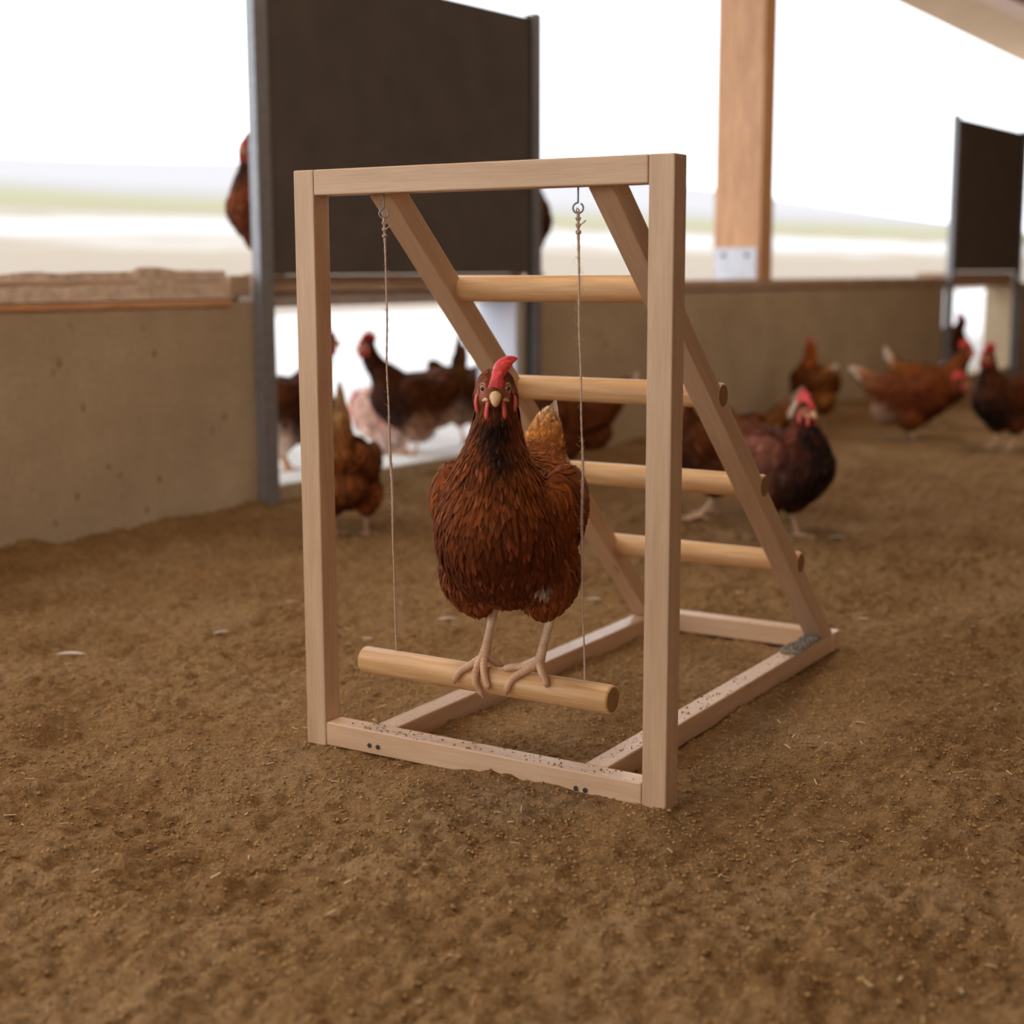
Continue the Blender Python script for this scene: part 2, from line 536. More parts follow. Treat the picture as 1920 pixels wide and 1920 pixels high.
tag(crumbs('soil_crumbs', 105000, (-1.2, 1.45, -0.85, 1.8), 0.0008, 0.0042, M['crumb'], soil_h, 3, 2.6), 'loose crumbs of dry soil scattered over the floor', 'soil', kind='stuff')

# short straw and wood-shaving bits
r_ = np.random.default_rng(8)
SV, SQ = [], []
for i in range(420):
    x, y = r_.uniform(-1.3, 1.5), r_.uniform(-0.85, 2.4)
    l, wd, a = r_.uniform(0.003, 0.010), r_.uniform(0.0006, 0.0016), r_.uniform(0, 6.28)
    z = float(soil_h(np.array([x]), np.array([y]))[0]) + 0.003
    dx, dy = math.cos(a), math.sin(a); k0 = len(SV); tz = r_.uniform(-0.002, 0.004)
    for sx_, sy_, zz in ((-1, -1, 0), (1, -1, tz), (1, 1, tz), (-1, 1, 0)):
        SV.append((x + dx * l * sx_ - dy * wd * sy_, y + dy * l * sx_ + dx * wd * sy_, z + zz))
    for sx_, sy_, zz in ((-1, -1, 0), (1, -1, tz), (1, 1, tz), (-1, 1, 0)):
        SV.append((x + dx * l * sx_ - dy * wd * sy_, y + dy * l * sx_ + dx * wd * sy_, z + zz - 0.001))
    SQ += [(k0, k0 + 1, k0 + 2, k0 + 3), (k0 + 4, k0 + 7, k0 + 6, k0 + 5), (k0, k0 + 4, k0 + 5, k0 + 1), (k0 + 2, k0 + 6, k0 + 7, k0 + 3)]
tag(np_mesh('straw_bits', np.array(SV), np.array(SQ), M['straw'], None, False), 'tiny straw and shaving bits strewn on the floor', 'straw', kind='stuff')

# outdoors
Vy, Fy = [], []
pts = [(-6, 0.2), (15, 0.2), (15, 14), (-6, 14)]
tag(on_wall(mesh_obj('yard_ground', [(u * 1.0 + (-20 if u < 0 else 30), o, 0.055) for u, o in pts], [(0, 1, 2, 3)], M['yard'])), 'pale bright yard outside the shed', kind='structure')
n1_, n2_ = 50, 30
hv, hf = [], []
for i in range(n1_):
    for j in range(n2_):
        u = -40 + 170 * i / (n1_ - 1); o = 14 + 80 * j / (n2_ - 1)
        t = j / (n2_ - 1)
        z = 0.055 + 7.0 * t ** 0.95 + 0.5 * math.sin(u * 0.05 + 0.6) * t + 0.04 * max(u, 0) * t
        hv.append((u, o, z))
for i in range(n1_ - 1):
    for j in range(n2_ - 1):
        a = i * n2_ + j
        hf.append((a, a + n2_, a + n2_ + 1, a + 1))
tag(on_wall(mesh_obj('hillside', hv, hf, M['field'], None, True)), 'pale winter field rising beyond the yard', kind='structure')

# the rest of the shed: ceiling, other walls with openings
bm = bmesh.new(); bevel_box(bm, (10.5, 23.6, 0.15), (2.6, 4.0, 3.1), 0)
tag(bm_obj('ceiling', bm, M['ceiling']), 'boarded shed ceiling', kind='structure')
def shed_wall(name, boxes, lab):
    bm = bmesh.new()
    for c0, c1 in boxes:
        bevel_box(bm, [b - a for a, b in zip(c0, c1)], [(a + b) / 2 for a, b in zip(c0, c1)], 0)
    tag(bm_obj(name, bm, M['ceiling']), lab, kind='structure')
shed_wall('wall_right', [((7.3, -7.6, 0), (7.5, 15.6, 3.05))], 'boarded shed wall opposite the open side')
shed_wall('wall_front', [((-2.4, -7.7, 0), (7.5, -7.5, 0.9)), ((-2.4, -7.7, 2.7), (7.5, -7.5, 3.05))], 'shed wall behind the camera with a long opening')
shed_wall('wall_back', [((-1.2, 15.4, 0), (7.5, 15.6, 3.05))], 'boarded end wall of the shed')

# ceiling lamps, unseen, added to bring warm light into the interior
def lamp(i, x, y):
    e = empty('added_ceiling_lamp', (x, y, 2.9))
    tag(e, ['added warm fill lamp on the ceiling over the stand', 'added warm fill lamp on the ceiling behind the camera', 'added warm fill lamp on the ceiling near the right wall', 'added warm fill lamp at the far end of the shed'][i], 'lamp', 'added ceiling lamps')
    bm = bmesh.new(); bevel_box(bm, (0.09, 1.5, 0.05), (0, 0, 0.1), 0.006); bm_obj('housing', bm, M['steel'], e)
    k = NT('fill_lamp_tube', 0.5); k.p.inputs['Emission Color'].default_value = (*FILL_COL, 1); k.p.inputs['Emission Strength'].default_value = 4
    tube('tube', [(0, -0.7, 0.055), (0, 0.7, 0.055)], 0.016, k.m, e, 12)
    ld = bpy.data.lights.new('fill_light', 'AREA'); ld.shape = 'RECTANGLE'; ld.size = 0.3; ld.size_y = 1.4
    ld.energy = FILL_WATT; ld.color = FILL_COL
    lo = link(bpy.data.objects.new('fill_light', ld), e); lo.location = (0, 0, 0.02)
for i, (x, y) in enumerate(((0.1, 0.3), (-0.4, -2.4), (3.2, 3.6), (0.4, 5.2))): lamp(i, x, y)

def portal(name, center, xdir, ydir, sx, sy):
    ld = bpy.data.lights.new(name, 'AREA'); ld.shape = 'RECTANGLE'; ld.size = sx; ld.size_y = sy
    ld.cycles.is_portal = True
    o = link(bpy.data.objects.new(name, ld))
    x, y = Vector(xdir).normalized(), Vector(ydir).normalized(); z = x.cross(y)
    m = Matrix((x, y, z)).transposed().to_4x4(); m.translation = center
    o.matrix_world = m
portal('sky_portal', wpt(4.5, 0.25, 1.62), WD, (0, 0, 1), 21, 1.8)           # its -Z faces indoors
portal('sky_portal', wpt(1.54, 0.25, 0.36), WD, (0, 0, 1), 1.4, 0.6)
portal('sky_portal', (2.6, -7.75, 1.8), (-1, 0, 0), (0, 0, 1), 10, 1.8)

# timber column standing on the wall
def column(u, lab, bracket):
    e = empty('timber_column', wpt(u, 0, 0.715), WROT)
    tag(e, lab, 'column', 'timber columns on the wall')
    timber('shaft', (0.0675, 0.13, 0), (0.0675, 0.13, 1.84), 0.26, 0.135, M['timber'], e, upv=(1, 0, 0), bev=0.004)
    bm = bmesh.new(); bevel_box(bm, (0.006, 0.235, 0.155), (-0.003, 0.135, 0.078), 0.001)
    b = bm_obj('bracket', bm, M['plate'], e); b['label'] = 'galvanised steel bracket plate'
    for o_ in (0.07, 0.2):
        tube('bolt', [(-0.004, o_, 0.12), (-0.014, o_, 0.12)], 0.011, M['screw'], b, 8)
column(4.25, 'orange-brown timber column with a steel base plate, standing on the right wall', True)
column(-2.2, 'timber column on the wall outside the left picture edge', True)

# hatches (dark boards sliding in galvanised guides)
def hatch(u0, u1, lab):
    e = empty('sliding_hatch', wpt(u0, 0, 0), WROT)
    tag(e, lab, 'hatch', 'raised pop-hole hatches')
    W_ = u1 - u0
    bm = bmesh.new(); bevel_box(bm, (W_, 0.018, 0.95), (W_ / 2, -0.018, 0.75 + 0.475), 0.002); bm_obj('board', bm, M['hatch'], e)
    for s_, x0 in ((-1, -0.028), (1, W_ + 0.028)):
        bm = bmesh.new()
        bevel_box(bm, (0.055, 0.004, 1.75), (x0, -0.004, 0.845), 0.0008)
        bevel_box(bm, (0.055, 0.004, 1.75), (x0, -0.036, 0.845), 0.0008)
        bevel_box(bm, (0.004, 0.036, 1.75), (x0 + s_ * 0.0275, -0.02, 0.845), 0.0008)
        g = bm_obj('guide_rail', bm, M['steel'], e)
hatch(0.85, 2.25, 'dark raised hatch board over the wide pop hole behind the swing')
hatch(6.9, 8.2, 'dark raised hatch board at the far right edge')

# ------------------------------------------------------------------ perch stand (ladder frame) and swing
S = 0.0385; SW = 0.6488; XL, XR, SD = 0.1159, 0.4973, 1.0004; HB = 0.0372; TOPZ = 0.912
st = empty('perch_stand', (0, 0, 0))
tag(st, 'pale pine ladder stand with four round rungs and a square floor frame', 'perch stand')
Z0 = -0.004
for x in (S / 2, SW - S / 2):
    timber('post', (x, S / 2, Z0), (x, S / 2, TOPZ), S, S, M['pine'], st, upv=(0, 1, 0))
fb = timber('front_beam', (S + 0.001, S / 2, HB - S / 2), (SW - S - 0.001, S / 2, HB - S / 2), S - 0.001, S, M['pine_dirty'], st)
for x in (XL, XR):
    timber('side_rail', (x + S / 2, S + 0.0005, HB - S / 2), (x + S / 2, SD, HB - S / 2), S, S, M['pine_dirty'], st)
timber('rear_beam', (XL - 0.0, SD + S / 2, HB - S / 2), (XR + S + 0.002, SD + S / 2, HB - S / 2), S, S, M['pine_dirty'], st)
timber('crossbar', (S + 0.001, S / 2, 0.912 - S / 2), (SW - S - 0.001, S / 2, 0.912 - S / 2), S, S, M['pine'], st)
# inclined ladder rails: cut level on top of the side rail and upright against the crossbar
def ladder_rail(x):
    a = (0.0, 0.9085); sl = -0.9225      # underside line z = a + sl*y
    uz = lambda y: 0.9085 + sl * y
    off = 0.0375 * math.sqrt(1 + sl * sl)
    y_top = S + 0.001
    yb = (HB - 0.9085) / sl
    yb2 = (HB - 0.9085 - off) / sl
    prof = [(y_top, uz(y_top)), (y_top, min(uz(y_top) + off, 0.912)), ((0.912 - 0.9085 - off) / sl, 0.912), (yb2, HB + 0.0006), (yb, HB + 0.0006)]
    bm = bmesh.new()
    v0 = [bm.verts.new((x, y, z)) for y, z in prof]; v1 = [bm.verts.new((x + S, y, z)) for y, z in prof]
    bm.faces.new(v0); bm.faces.new(v1[::-1])
    for i in range(5):
        j = (i + 1) % 5
        bm.faces.new((v0[i], v1[i], v1[j], v0[j]))
    bmesh.ops.bevel(bm, geom=list(bm.edges), offset=0.002, segments=2, profile=0.5, affect='EDGES')
    # local X along the rail so that the grain follows it
    d = Vector((0, 1, sl)).normalized(); xx = d; yy = Vector((1, 0, 0)); zz = xx.cross(yy)
    m = Matrix((xx, yy, zz)).transposed().to_4x4(); m.translation = (x + S / 2, 0.5, 0.47)
    bm.transform(m.inverted())
    o = bm_obj('ladder_rail', bm, M['pine'], st); o.matrix_local = m
for x in (XL, XR): ladder_rail(x)
def dowel(name, x0, x1, y, z, r, parent, mat):
    bm = bmesh.new()
    n = 28; xs = [(x0, r - 0.003), (x0 + 0.002, r - 0.0008), (x0 + 0.004, r), (x1 - 0.004, r), (x1 - 0.002, r - 0.0008), (x1, r - 0.003)]
    rings = [[bm.verts.new((xx, math.cos(2 * math.pi * k / n) * rr, math.sin(2 * math.pi * k / n) * rr)) for k in range(n)] for xx, rr in xs]
    for a, b in zip(rings, rings[1:]):
        for k in range(n): bm.faces.new((a[k], a[(k + 1) % n], b[(k + 1) % n], b[k]))
    bm.faces.new(rings[0][::-1]); bm.faces.new(rings[-1])
    cx = (x0 + x1) / 2
    for v in bm.verts: v.co.x -= cx
    o = bm_obj(name, bm, mat, parent, True); o.location = (cx, y, z)
    o.data.materials.append(M['end_grain'])
    for p in o.data.polygons:
        if len(p.vertices) > 4: p.use_smooth = False; p.material_index = 1
    return o
for y, z in ((0.240, 0.7305), (0.430, 0.556), (0.618, 0.383), (0.808, 0.2135)):
    dowel('rung', XL + 0.004, XR + S + 0.001, y, z, 0.0212, st, M['dowel'])
for x, z in ((0.127, 0.0115), (0.1435, 0.0115), (0.5035, 0.0095), (0.5190, 0.0095)):
    bm = bmesh.new()
    bmesh.ops.create_cone(bm, cap_ends=True, segments=14, radius1=0.0042, radius2=0.0036, depth=0.0016, matrix=Matrix.Translation((x, -0.0007, z + 0.001)) @ Matrix.Rotation(math.pi / 2, 4, 'X'))
    bevel_box(bm, (0.0048, 0.0006, 0.0011), (x, -0.0017, z + 0.001), 0)
    bevel_box(bm, (0.0011, 0.0006, 0.0048), (x, -0.0017, z + 0.001), 0)
    bm.transform(Matrix.Translation((-SW / 2, -S / 2, -(HB - S / 2))))
    o = bm_obj('screw', bm, M['screw'], fb)
for x in (0.158, 0.4925):
    pts = [(x, 0.019, 0.876), (x, 0.019, 0.8525)]
    for k in range(23):
        a = math.radians(90 + 15.0 * k)
        pts.append((x + 0.0072 * math.cos(a) * 0.92, 0.019 + 0.0072 * math.cos(a) * 0.4, 0.8445 + 0.0072 * math.sin(a)))
    tube('screw_eye', pts, 0.0013, M['steel'], st, 8)

sw = empty('swing_perch', (0.33, 0.019, 0.147))
tag(sw, 'round wooden swing bar hanging from two twine ropes in the stand', 'swing')
d_ = dowel('bar', 0.106, 0.5535, 0.019, 0.1472, 0.0215, sw, M['dowel']); d_.location = Vector(d_.location) - Vector((0.33, 0.019, 0.147))
def rope(x0, x1, seed):
    r = random.Random(seed)
    z0, z1 = 0.8385, 0.1665
    N = 150; pts, rad = [], []
    for i in range(N):
        t = i / (N - 1); z = z0 + (z1 - z0) * t
        sway = 0.0016 * math.sin(t * 9 + seed) + 0.0008 * math.sin(t * 31 + seed)
        x = x0 + (x1 - x0) * t + sway * math.sin(math.pi * t)
        fray = max(0, math.sin(t * 10 + seed * 2)) * 0.0009
        pts.append(Vector((x, 0.019 + 0.001 * math.sin(t * 14), z)) - Vector((0.33, 0.019, 0.147)))
        rad.append(0.0014 + fray + 0.0003 * math.sin(i * 1.9))
    V_, F_ = tube_data(pts, rad, 7)
    # knot below the eye, loop round it and stray fibres
    def add(p, rr, ns=5):
        k0 = len(V_); v, f = tube_data(p, [rr] * len(p), ns); V_.extend(v); F_.extend([tuple(q + k0 for q in ff_) for ff_ in f])
    for j in range(3):
        c = pts[2 + j * 2]
        add([c + Vector((0.0032 * math.cos(a), 0.0032 * math.sin(a), 0.002 * math.sin(2 * a + j))) for a in [k * 0.52 for k in range(13)]], 0.0011)
    top = pts[0]
    add([top + Vector((0, 0, -0.002)), top + Vector((0.003, -0.002, 0.003)), top + Vector((0.0, -0.003, 0.006)), top + Vector((-0.003, 0.0, 0.003)), top + Vector((0, 0.002, -0.002))], 0.0011)
    add([pts[4], pts[4] + Vector((0.006, -0.001, 0.002)), pts[4] + Vector((0.012, 0, 0.007))], 0.0009)
    for j in range(170):
        i = r.choice([r.randrange(4, N - 4), r.randrange(15, 45), r.randrange(70, 100)])
        c = pts[i]; a = r.uniform(0, 6.28); l = r.uniform(0.003, 0.011)
        d1 = Vector((math.cos(a), math.sin(a) * 0.5, r.uniform(-1, 1))).normalized()
        add([c, c + d1 * l * 0.5 + Vector((0, 0, r.uniform(-1, 1) * l * 0.3)), c + d1 * l + Vector((0, 0, r.uniform(-1, 1) * l * 0.6))], 0.00016, 3)
    mesh_obj('rope', V_, F_, M['twine'], sw, True)
rope(0.158, 0.1685, 1)
rope(0.4925, 0.5065, 4)

# droppings and soil caught on the back corner of the frame
def rail_z(x, y): return np.full_like(x, HB)
tag(crumbs('dirt_on_frame', 420, (XR + 0.004, XR + S - 0.004, 0.80, 0.985), 0.0015, 0.010, M['dropping'], rail_z, 9, 1.5), 'grey dirt heaped on the back right corner of the floor frame', 'dirt', kind='stuff')
tag(crumbs('specks_on_frame', 150, (XR + 0.003, XR + S - 0.003, 0.06, 0.84), 0.0006, 0.0026, M['crumb'], rail_z, 10, 2.0), 'brown soil specks on the right rail of the floor frame', 'dirt', kind='stuff')
tag(crumbs('specks_on_front_beam', 130, (0.08, 0.58, 0.004, 0.034), 0.0006, 0.0028, M['crumb'], rail_z, 12, 2.2), 'brown soil specks on the front beam of the floor frame', 'dirt', kind='stuff')

# HENS_HERE
# ------------------------------------------------------------------ hens
from mathutils.bvhtree import BVHTree
def rotY(p, piv, a):
    """nose-up pitch a about pivot (x,z)"""
    x, y, z = p; dx, dz = x - piv[0], z - piv[1]
    return np.array([piv[0] + dx * math.cos(a) - dz * math.sin(a), y, piv[1] + dx * math.sin(a) + dz * math.cos(a)])

def bez(a, b, c, d, n):
    t = np.linspace(0, 1, n)[:, None]
    return a * (1 - t) ** 3 + 3 * b * t * (1 - t) ** 2 + 3 * c * t * t * (1 - t) + d * t ** 3

ICO = None
def ico():
    global ICO
    if ICO is None:
        bm = bmesh.new(); bmesh.ops.create_icosphere(bm, subdivisions=3, radius=1.0)
        bm.verts.ensure_lookup_table()
        ICO = (np.array([v.co[:] for v in bm.verts]), np.array([[v.index for v in f.verts] for f in bm.faces]))
        bm.free()
    return ICO

RUSSET = dict(head=L(124, 64, 28), neck=L(132, 68, 26), throat=L(40, 19, 12), breast=L(94, 43, 20), body=L(116, 57, 25), back=L(146, 80, 32),
              wing=L(138, 72, 28), thigh=L(142, 76, 38), fluff=L(170, 102, 56), rump=L(188, 118, 54), tail=L(226, 180, 128), tip=L(246, 226, 208), var=0.40)
def scheme(base, **kw):
    d = dict(base); d.update(kw); return d
def shade(d, k):
    return {a: (tuple(c * k for c in b) if isinstance(b, tuple) else b) for a, b in d.items()}

def hen(label, loc, heading, P=None, cs=RUSSET, seed=1, nf=1500, fscale=1.5, group='brown hens in the shed', voxel=0.007, legs=None, k=1.0):
    """heading: world angle of the beak direction (radians). loc: point under the hen's feet."""
    P = dict(dict(pitch=0.0, head=(0.125, 0, 0.385), hyaw=0.0, hpitch=0.0, flop=0.5, tail_up=0.55, tail_len=0.12, tail_spread=0.5, comb=1.0, stand=0.0, wing_drop=0.0, wide=0.94, tail_flat=0.0), **(P or {}))
    r = np.random.default_rng(seed)
    root = empty('hen', loc, heading); root.scale = (k, k, k)
    tag(root, label, 'hen', group)
    dz = P['stand']
    piv = (0.0, 0.19 + dz); pa = P['pitch']
    B = []          # center, radii3, pitch angle, label
    def add(c, rad, lab, ang=0.0):
        rad = (rad,) * 3 if np.isscalar(rad) else rad
        B.append((np.array(c, float), np.array(rad, float), ang, lab))
    spine = [(-0.175, 0.292, 0.030, 'rump'), (-0.145, 0.272, 0.052, 'rump'), (-0.10, 0.247, 0.076, 'back'), (-0.05, 0.222, 0.096, 'body'), (0.0, 0.207, 0.105, 'body'), (0.045, 0.205, 0.104, 'breast'), (0.08, 0.218, 0.090, 'breast')]
    SP = [rotY((x, 0, z + dz), piv, pa) for x, z, _, _ in spine]
    for c, (x, z, rr, lab) in zip(SP, spine): add(c, (rr * 1.05, rr * P['wide'], rr), lab)
    tu = P['tail_up'] + pa + 0.05
    for dd_, ry, rz_, lab_ in ((0.016, 0.034, 0.034, 'rump'), (0.036, 0.029, 0.031, 'rump'), (0.054, 0.023, 0.028, 'tail'), (0.068, 0.016, 0.024, 'tail'), (0.080, 0.011, 0.020, 'tip'), (0.090, 0.007, 0.015, 'tip')):
        add(SP[0] + np.array([-math.cos(tu), 0, math.sin(tu)]) * dd_, (rz_, ry, rz_), lab_)
    add(rotY((-0.085, 0, 0.175 + dz), piv, pa), (0.08, 0.068, 0.07), 'fluff')
    add((0.012, 0, 0.148 + dz), (0.075, 0.062, 0.06), 'thigh')
    for s_ in (-1, 1):
        for wx, wy, wz, wr in ((0.048, 0.082, 0.252, (0.042, 0.025, 0.046)), (0.02, 0.087, 0.246, (0.055, 0.025, 0.058)), (-0.025, 0.083, 0.238, (0.06, 0.025, 0.060)), (-0.07, 0.073, 0.240, (0.06, 0.024, 0.052)), (-0.115, 0.058, 0.252, (0.05, 0.022, 0.040))):
            add(rotY((wx, s_ * wy * P['wide'] / 0.94, wz + dz - P['wing_drop']), piv, pa), wr, 'wing', pa - 0.15)
        add((0.004, s_ * 0.058, 0.140 + dz), (0.064, 0.046, 0.058), 'thigh')
        add((0.004, s_ * 0.053, 0.112 + dz), (0.044, 0.035, 0.040), 'thigh')
        add((0.0, s_ * 0.049, 0.088 + dz), 0.020, 'thigh')
    Hc = np.array(P['head'], float); Hc[2] += dz
    n0 = SP[-1] + np.array([0.0, 0, 0.02])
    hyaw, hp = P['hyaw'], P['hpitch']
    NK = bez(n0, n0 + np.array([0.025, 0, 0.06]), Hc + np.array([-0.012, 0, -0.075]), Hc + np.array([-0.006, 0, -0.012]), 11)
    nr = np.interp(np.linspace(0, 1, 11), [0, 0.25, 0.5, 0.75, 1], [0.080, 0.060, 0.043, 0.0335, 0.0285]) * P.get('neck_w', 1.0)
    for c, rr in zip(NK, nr): add(c, rr, 'neck')
    HM = Matrix.Translation(Vector(Hc)) @ Matrix.Rotation(hyaw, 4, 'Z') @ Matrix.Rotation(-hp, 4, 'Y')
    hm = np.array(HM)
    def H(p):
        return hm[:3, :3] @ np.array(p, float) + hm[:3, 3]
    for p, rr in (((-0.004, 0, 0.002), 0.0275), ((0.006, 0, 0.006), 0.0235), ((0.016, 0, -0.002), 0.0205), ((0.024, 0, -0.006), 0.0155), ((-0.006, 0.009, -0.014), 0.0235), ((-0.006, -0.009, -0.014), 0.0235)):
        add(H(p), rr, 'head')
    # ---- continuous body surface
    iv, it = ico()
    Vs, Ts, k0 = [], [], 0
    for c, rad, ang, lab in B:
        v = iv * rad
        if ang: v = np.stack([v[:, 0] * math.cos(ang) - v[:, 2] * math.sin(ang), v[:, 1], v[:, 0] * math.sin(ang) + v[:, 2] * math.cos(ang)], 1)
        Vs.append(v + c); Ts.append(it + k0); k0 += len(v)
    tmp = np_mesh('hen_tmp', np.concatenate(Vs), np.concatenate(Ts), None)
    md = tmp.modifiers.new('r', 'REMESH'); md.mode = 'VOXEL'; md.voxel_size = voxel
    ms = tmp.modifiers.new('s', 'SMOOTH'); ms.factor = 0.5; ms.iterations = int(round(8 * 0.007 / voxel))
    dg = bpy.context.evaluated_depsgraph_get()
    me = bpy.data.meshes.new_from_object(tmp.evaluated_get(dg))
    tm = tmp.data
    bpy.data.objects.remove(tmp); bpy.data.meshes.remove(tm)
    me.name = 'hen_body'
    nv = len(me.vertices)
    co = np.empty(nv * 3, np.float32); me.vertices.foreach_get('co', co); co = co.reshape(-1, 3).astype(float)
    no = np.empty(nv * 3, np.float32); me.vertices.foreach_get('normal', no); no = no.reshape(-1, 3).astype(float)
    BC = np.array([b[0] for b in B]); BR = np.array([b[1].mean() for b in B]); BL = np.array([b[3] for b in B])
    wl_ = [b for b in B if b[3] == 'wing']
    head_inv = np.linalg.inv(hm)
    def regions(p):
        d = np.linalg.norm(p[:, None] - BC[None], axis=2) - BR[None]
        for i, b in enumerate(B):
            if b[3] == 'wing':       # elliptic distance
                q = p - b[0]; a = -b[2]
                q = np.stack([q[:, 0] * math.cos(a) - q[:, 2] * math.sin(a), q[:, 1], q[:, 0] * math.sin(a) + q[:, 2] * math.cos(a)], 1)
                d[:, i] = (np.linalg.norm(q / b[1], axis=1) - 1) * b[1].min() - 0.004
        return BL[d.argmin(1)], d
    hdir = hm[:3, 0]
    BCOL = np.array([cs[l] for l in BL], float)
    def colour(p, n, lab, dd, patches=True):
        ww = np.exp(-(dd - dd.min(1)[:, None]) / 0.010); ww /= ww.sum(1)[:, None]
        c = ww @ BCOL
        bk_ = ((lab == 'body') * np.clip((n[:, 2] - 0.2) / 0.4, 0, 1))[:, None]
        c = c * (1 - bk_) + np.array(cs['back']) * bk_
        # dark front of the neck
        hl = (p - hm[:3, 3]) @ hm[:3, :3]
        fall = np.clip((-0.016 - hl[:, 2]) / 0.012, 0, 1) * np.clip((P.get('throat_len', 0.150) + hl[:, 2]) / (0.5 * P.get('throat_len', 0.150)), 0, 1)
        lat = np.exp(-(hl[:, 1] / ((0.016 + 0.16 * np.clip(-hl[:, 2], 0, 1)) * P.get('throat_w', 1.0))) ** 2)
        front = fall * lat * np.clip((n @ (hdir * 0.6 + np.array([0.4, 0, 0])) + 0.1) / 0.4, 0, 1) * P.get('throat', 1.0)
        wob = vnoise(p[:, 1] * 60 + 9, p[:, 2] * 45, seed) * 0.5
        front = np.clip(front * (1 + wob * 1.6), 0, 1)[:, None]
        c = c * (1 - front) + np.array(cs['throat']) * front
        # bare face round eye and beak
        face = np.exp(-(((hl[:, 0] - 0.017) / 0.014) ** 2 + ((hl[:, 2] + 0.002) / 0.013) ** 2)) * (np.abs(hl[:, 1]) > 0.004) * (lab == 'head')
        face = np.clip(face * 1.4, 0, 1)[:, None] * 0.85
        c = c * (1 - face) + np.array(L(206, 130, 112)) * face
        if patches and P.get('patches'):
            for (px, py, pz, pr, pc) in P['patches']:
                w_ = np.clip(1.6 * np.exp(-((p - np.array([px, py, pz])) ** 2).sum(1) / pr ** 2) - 0.25 + wob * 0.6, 0, 1)[:, None]
                c = c * (1 - w_) + np.array(pc) * w_
        m = 1 + 0.9 * cs['var'] * vnoise(p[:, 0] * 38 + p[:, 1] * 21, p[:, 2] * 33 + p[:, 1] * 13, seed + 3)
        return c * m[:, None]
    lab, dd = regions(co)
    cb = np.clip(colour(co, no, lab, dd) * 0.8, 0, 1)
    at = me.color_attributes.new('Col', 'FLOAT_COLOR', 'POINT')
    at.data.foreach_set('color', np.concatenate([cb, np.ones((nv, 1))], 1).astype(np.float32).ravel())
    me.polygons.foreach_set('use_smooth', [True] * len(me.polygons))
    me.materials.clear(); me.materials.append(M['body'])
    body = link(bpy.data.objects.new('body', me), root)
    # ---- plumage: small overlapping feathers following the lie of the coat
    me.calc_loop_triangles()
    tri = np.empty(len(me.loop_triangles) * 3, np.int32); me.loop_triangles.foreach_get('vertices', tri); tri = tri.reshape(-1, 3)
    a_, b_, c_ = co[tri[:, 0]], co[tri[:, 1]], co[tri[:, 2]]
    ar = np.linalg.norm(np.cross(b_ - a_, c_ - a_), axis=1)
    cen = (a_ + b_ + c_) / 3
    dens = ar * (1 + 1.6 * (cen[:, 2] > Hc[2] - 0.09) + 7.0 * (np.linalg.norm(cen - Hc, axis=1) < 0.04))
    ti = r.choice(len(tri), nf, p=dens / dens.sum())
    u_, v_ = r.random(nf), r.random(nf); fl = u_ + v_ > 1; u_[fl] = 1 - u_[fl]; v_[fl] = 1 - v_[fl]
    p = a_[ti] + (b_[ti] - a_[ti]) * u_[:, None] + (c_[ti] - a_[ti]) * v_[:, None]
    n = no[tri[ti, 0]] * (1 - u_ - v_)[:, None] + no[tri[ti, 1]] * u_[:, None] + no[tri[ti, 2]] * v_[:, None]
    n /= np.linalg.norm(n, axis=1)[:, None] + 1e-9
    lab, dd = regions(p)
    hl = (p - hm[:3, 3]) @ hm[:3, :3]
    bare = (lab == 'head') & (hl[:, 0] > 0.012) & (hl[:, 2] < 0.012) & (hl[:, 2] > -0.03)
    bare |= (np.abs(hl[:, 1]) > 0.017) & (hl[:, 2] < -0.002) & (hl[:, 2] > -0.040) & (hl[:, 0] > -0.002) & (hl[:, 0] < 0.03)
    bare |= (lab == 'head') & (np.abs(hl[:, 1]) < 0.008) & (hl[:, 0] > -0.03) & (hl[:, 2] > 0.0)
    kp = ~bare
    p, n, lab, dd = p[kp], n[kp], lab[kp], dd[kp]
    N = len(p)
    # flow field: head -> neck -> back -> tail
    chain = np.concatenate([[H((0.03, 0, 0.0))], NK[::-1], np.array(SP)[::-1], [SP[0] + np.array([-math.cos(tu), 0, math.sin(tu)]) * 0.05], [SP[0] + np.array([-math.cos(tu), 0, math.sin(tu)]) * 0.11]])
    seg = chain[1:] - chain[:-1]; mid = (chain[1:] + chain[:-1]) / 2
    seg /= np.linalg.norm(seg, axis=1)[:, None] + 1e-9
    d2 = ((p[:, None] - mid[None]) ** 2).sum(2)
    w_ = np.exp(-(d2 - d2.min(1)[:, None]) / 0.0030)
    t = (w_[:, :, None] * seg[None]).sum(1); t /= np.linalg.norm(t, axis=1)[:, None] + 1e-9
    down = np.where(np.isin(lab, ['thigh', 'fluff']), 1.4, np.where(np.isin(lab, ['breast', 'neck']), 0.75, np.where(lab == 'body', 0.35, 0.05)))
    t = np.where((lab == 'wing')[:, None], np.array([-1.0, 0, -0.35]), t)
    down_front = 2.2 * np.clip(n[:, 0] + 0.15, 0, 1)
    down = down + np.where(np.isin(lab, ['wing', 'body', 'breast', 'thigh']), down_front, 0)
    t = t + np.array([0, 0, -1.0]) * down[:, None] + r.normal(0, 0.13, (N, 3))
    t -= n * (t * n).sum(1)[:, None]
    t /= np.linalg.norm(t, axis=1)[:, None] + 1e-9
    Lm = dict(head=0.008, neck=0.024, breast=0.025, body=0.027, back=0.030, wing=0.034, thigh=0.024, fluff=0.030, rump=0.030, tail=0.030, tip=0.030)
    Wm = dict(head=0.004, neck=0.0068, breast=0.0105, body=0.012, back=0.0125, wing=0.013, thigh=0.0105, fluff=0.014, rump=0.011, tail=0.011, tip=0.011)
    fs = fscale
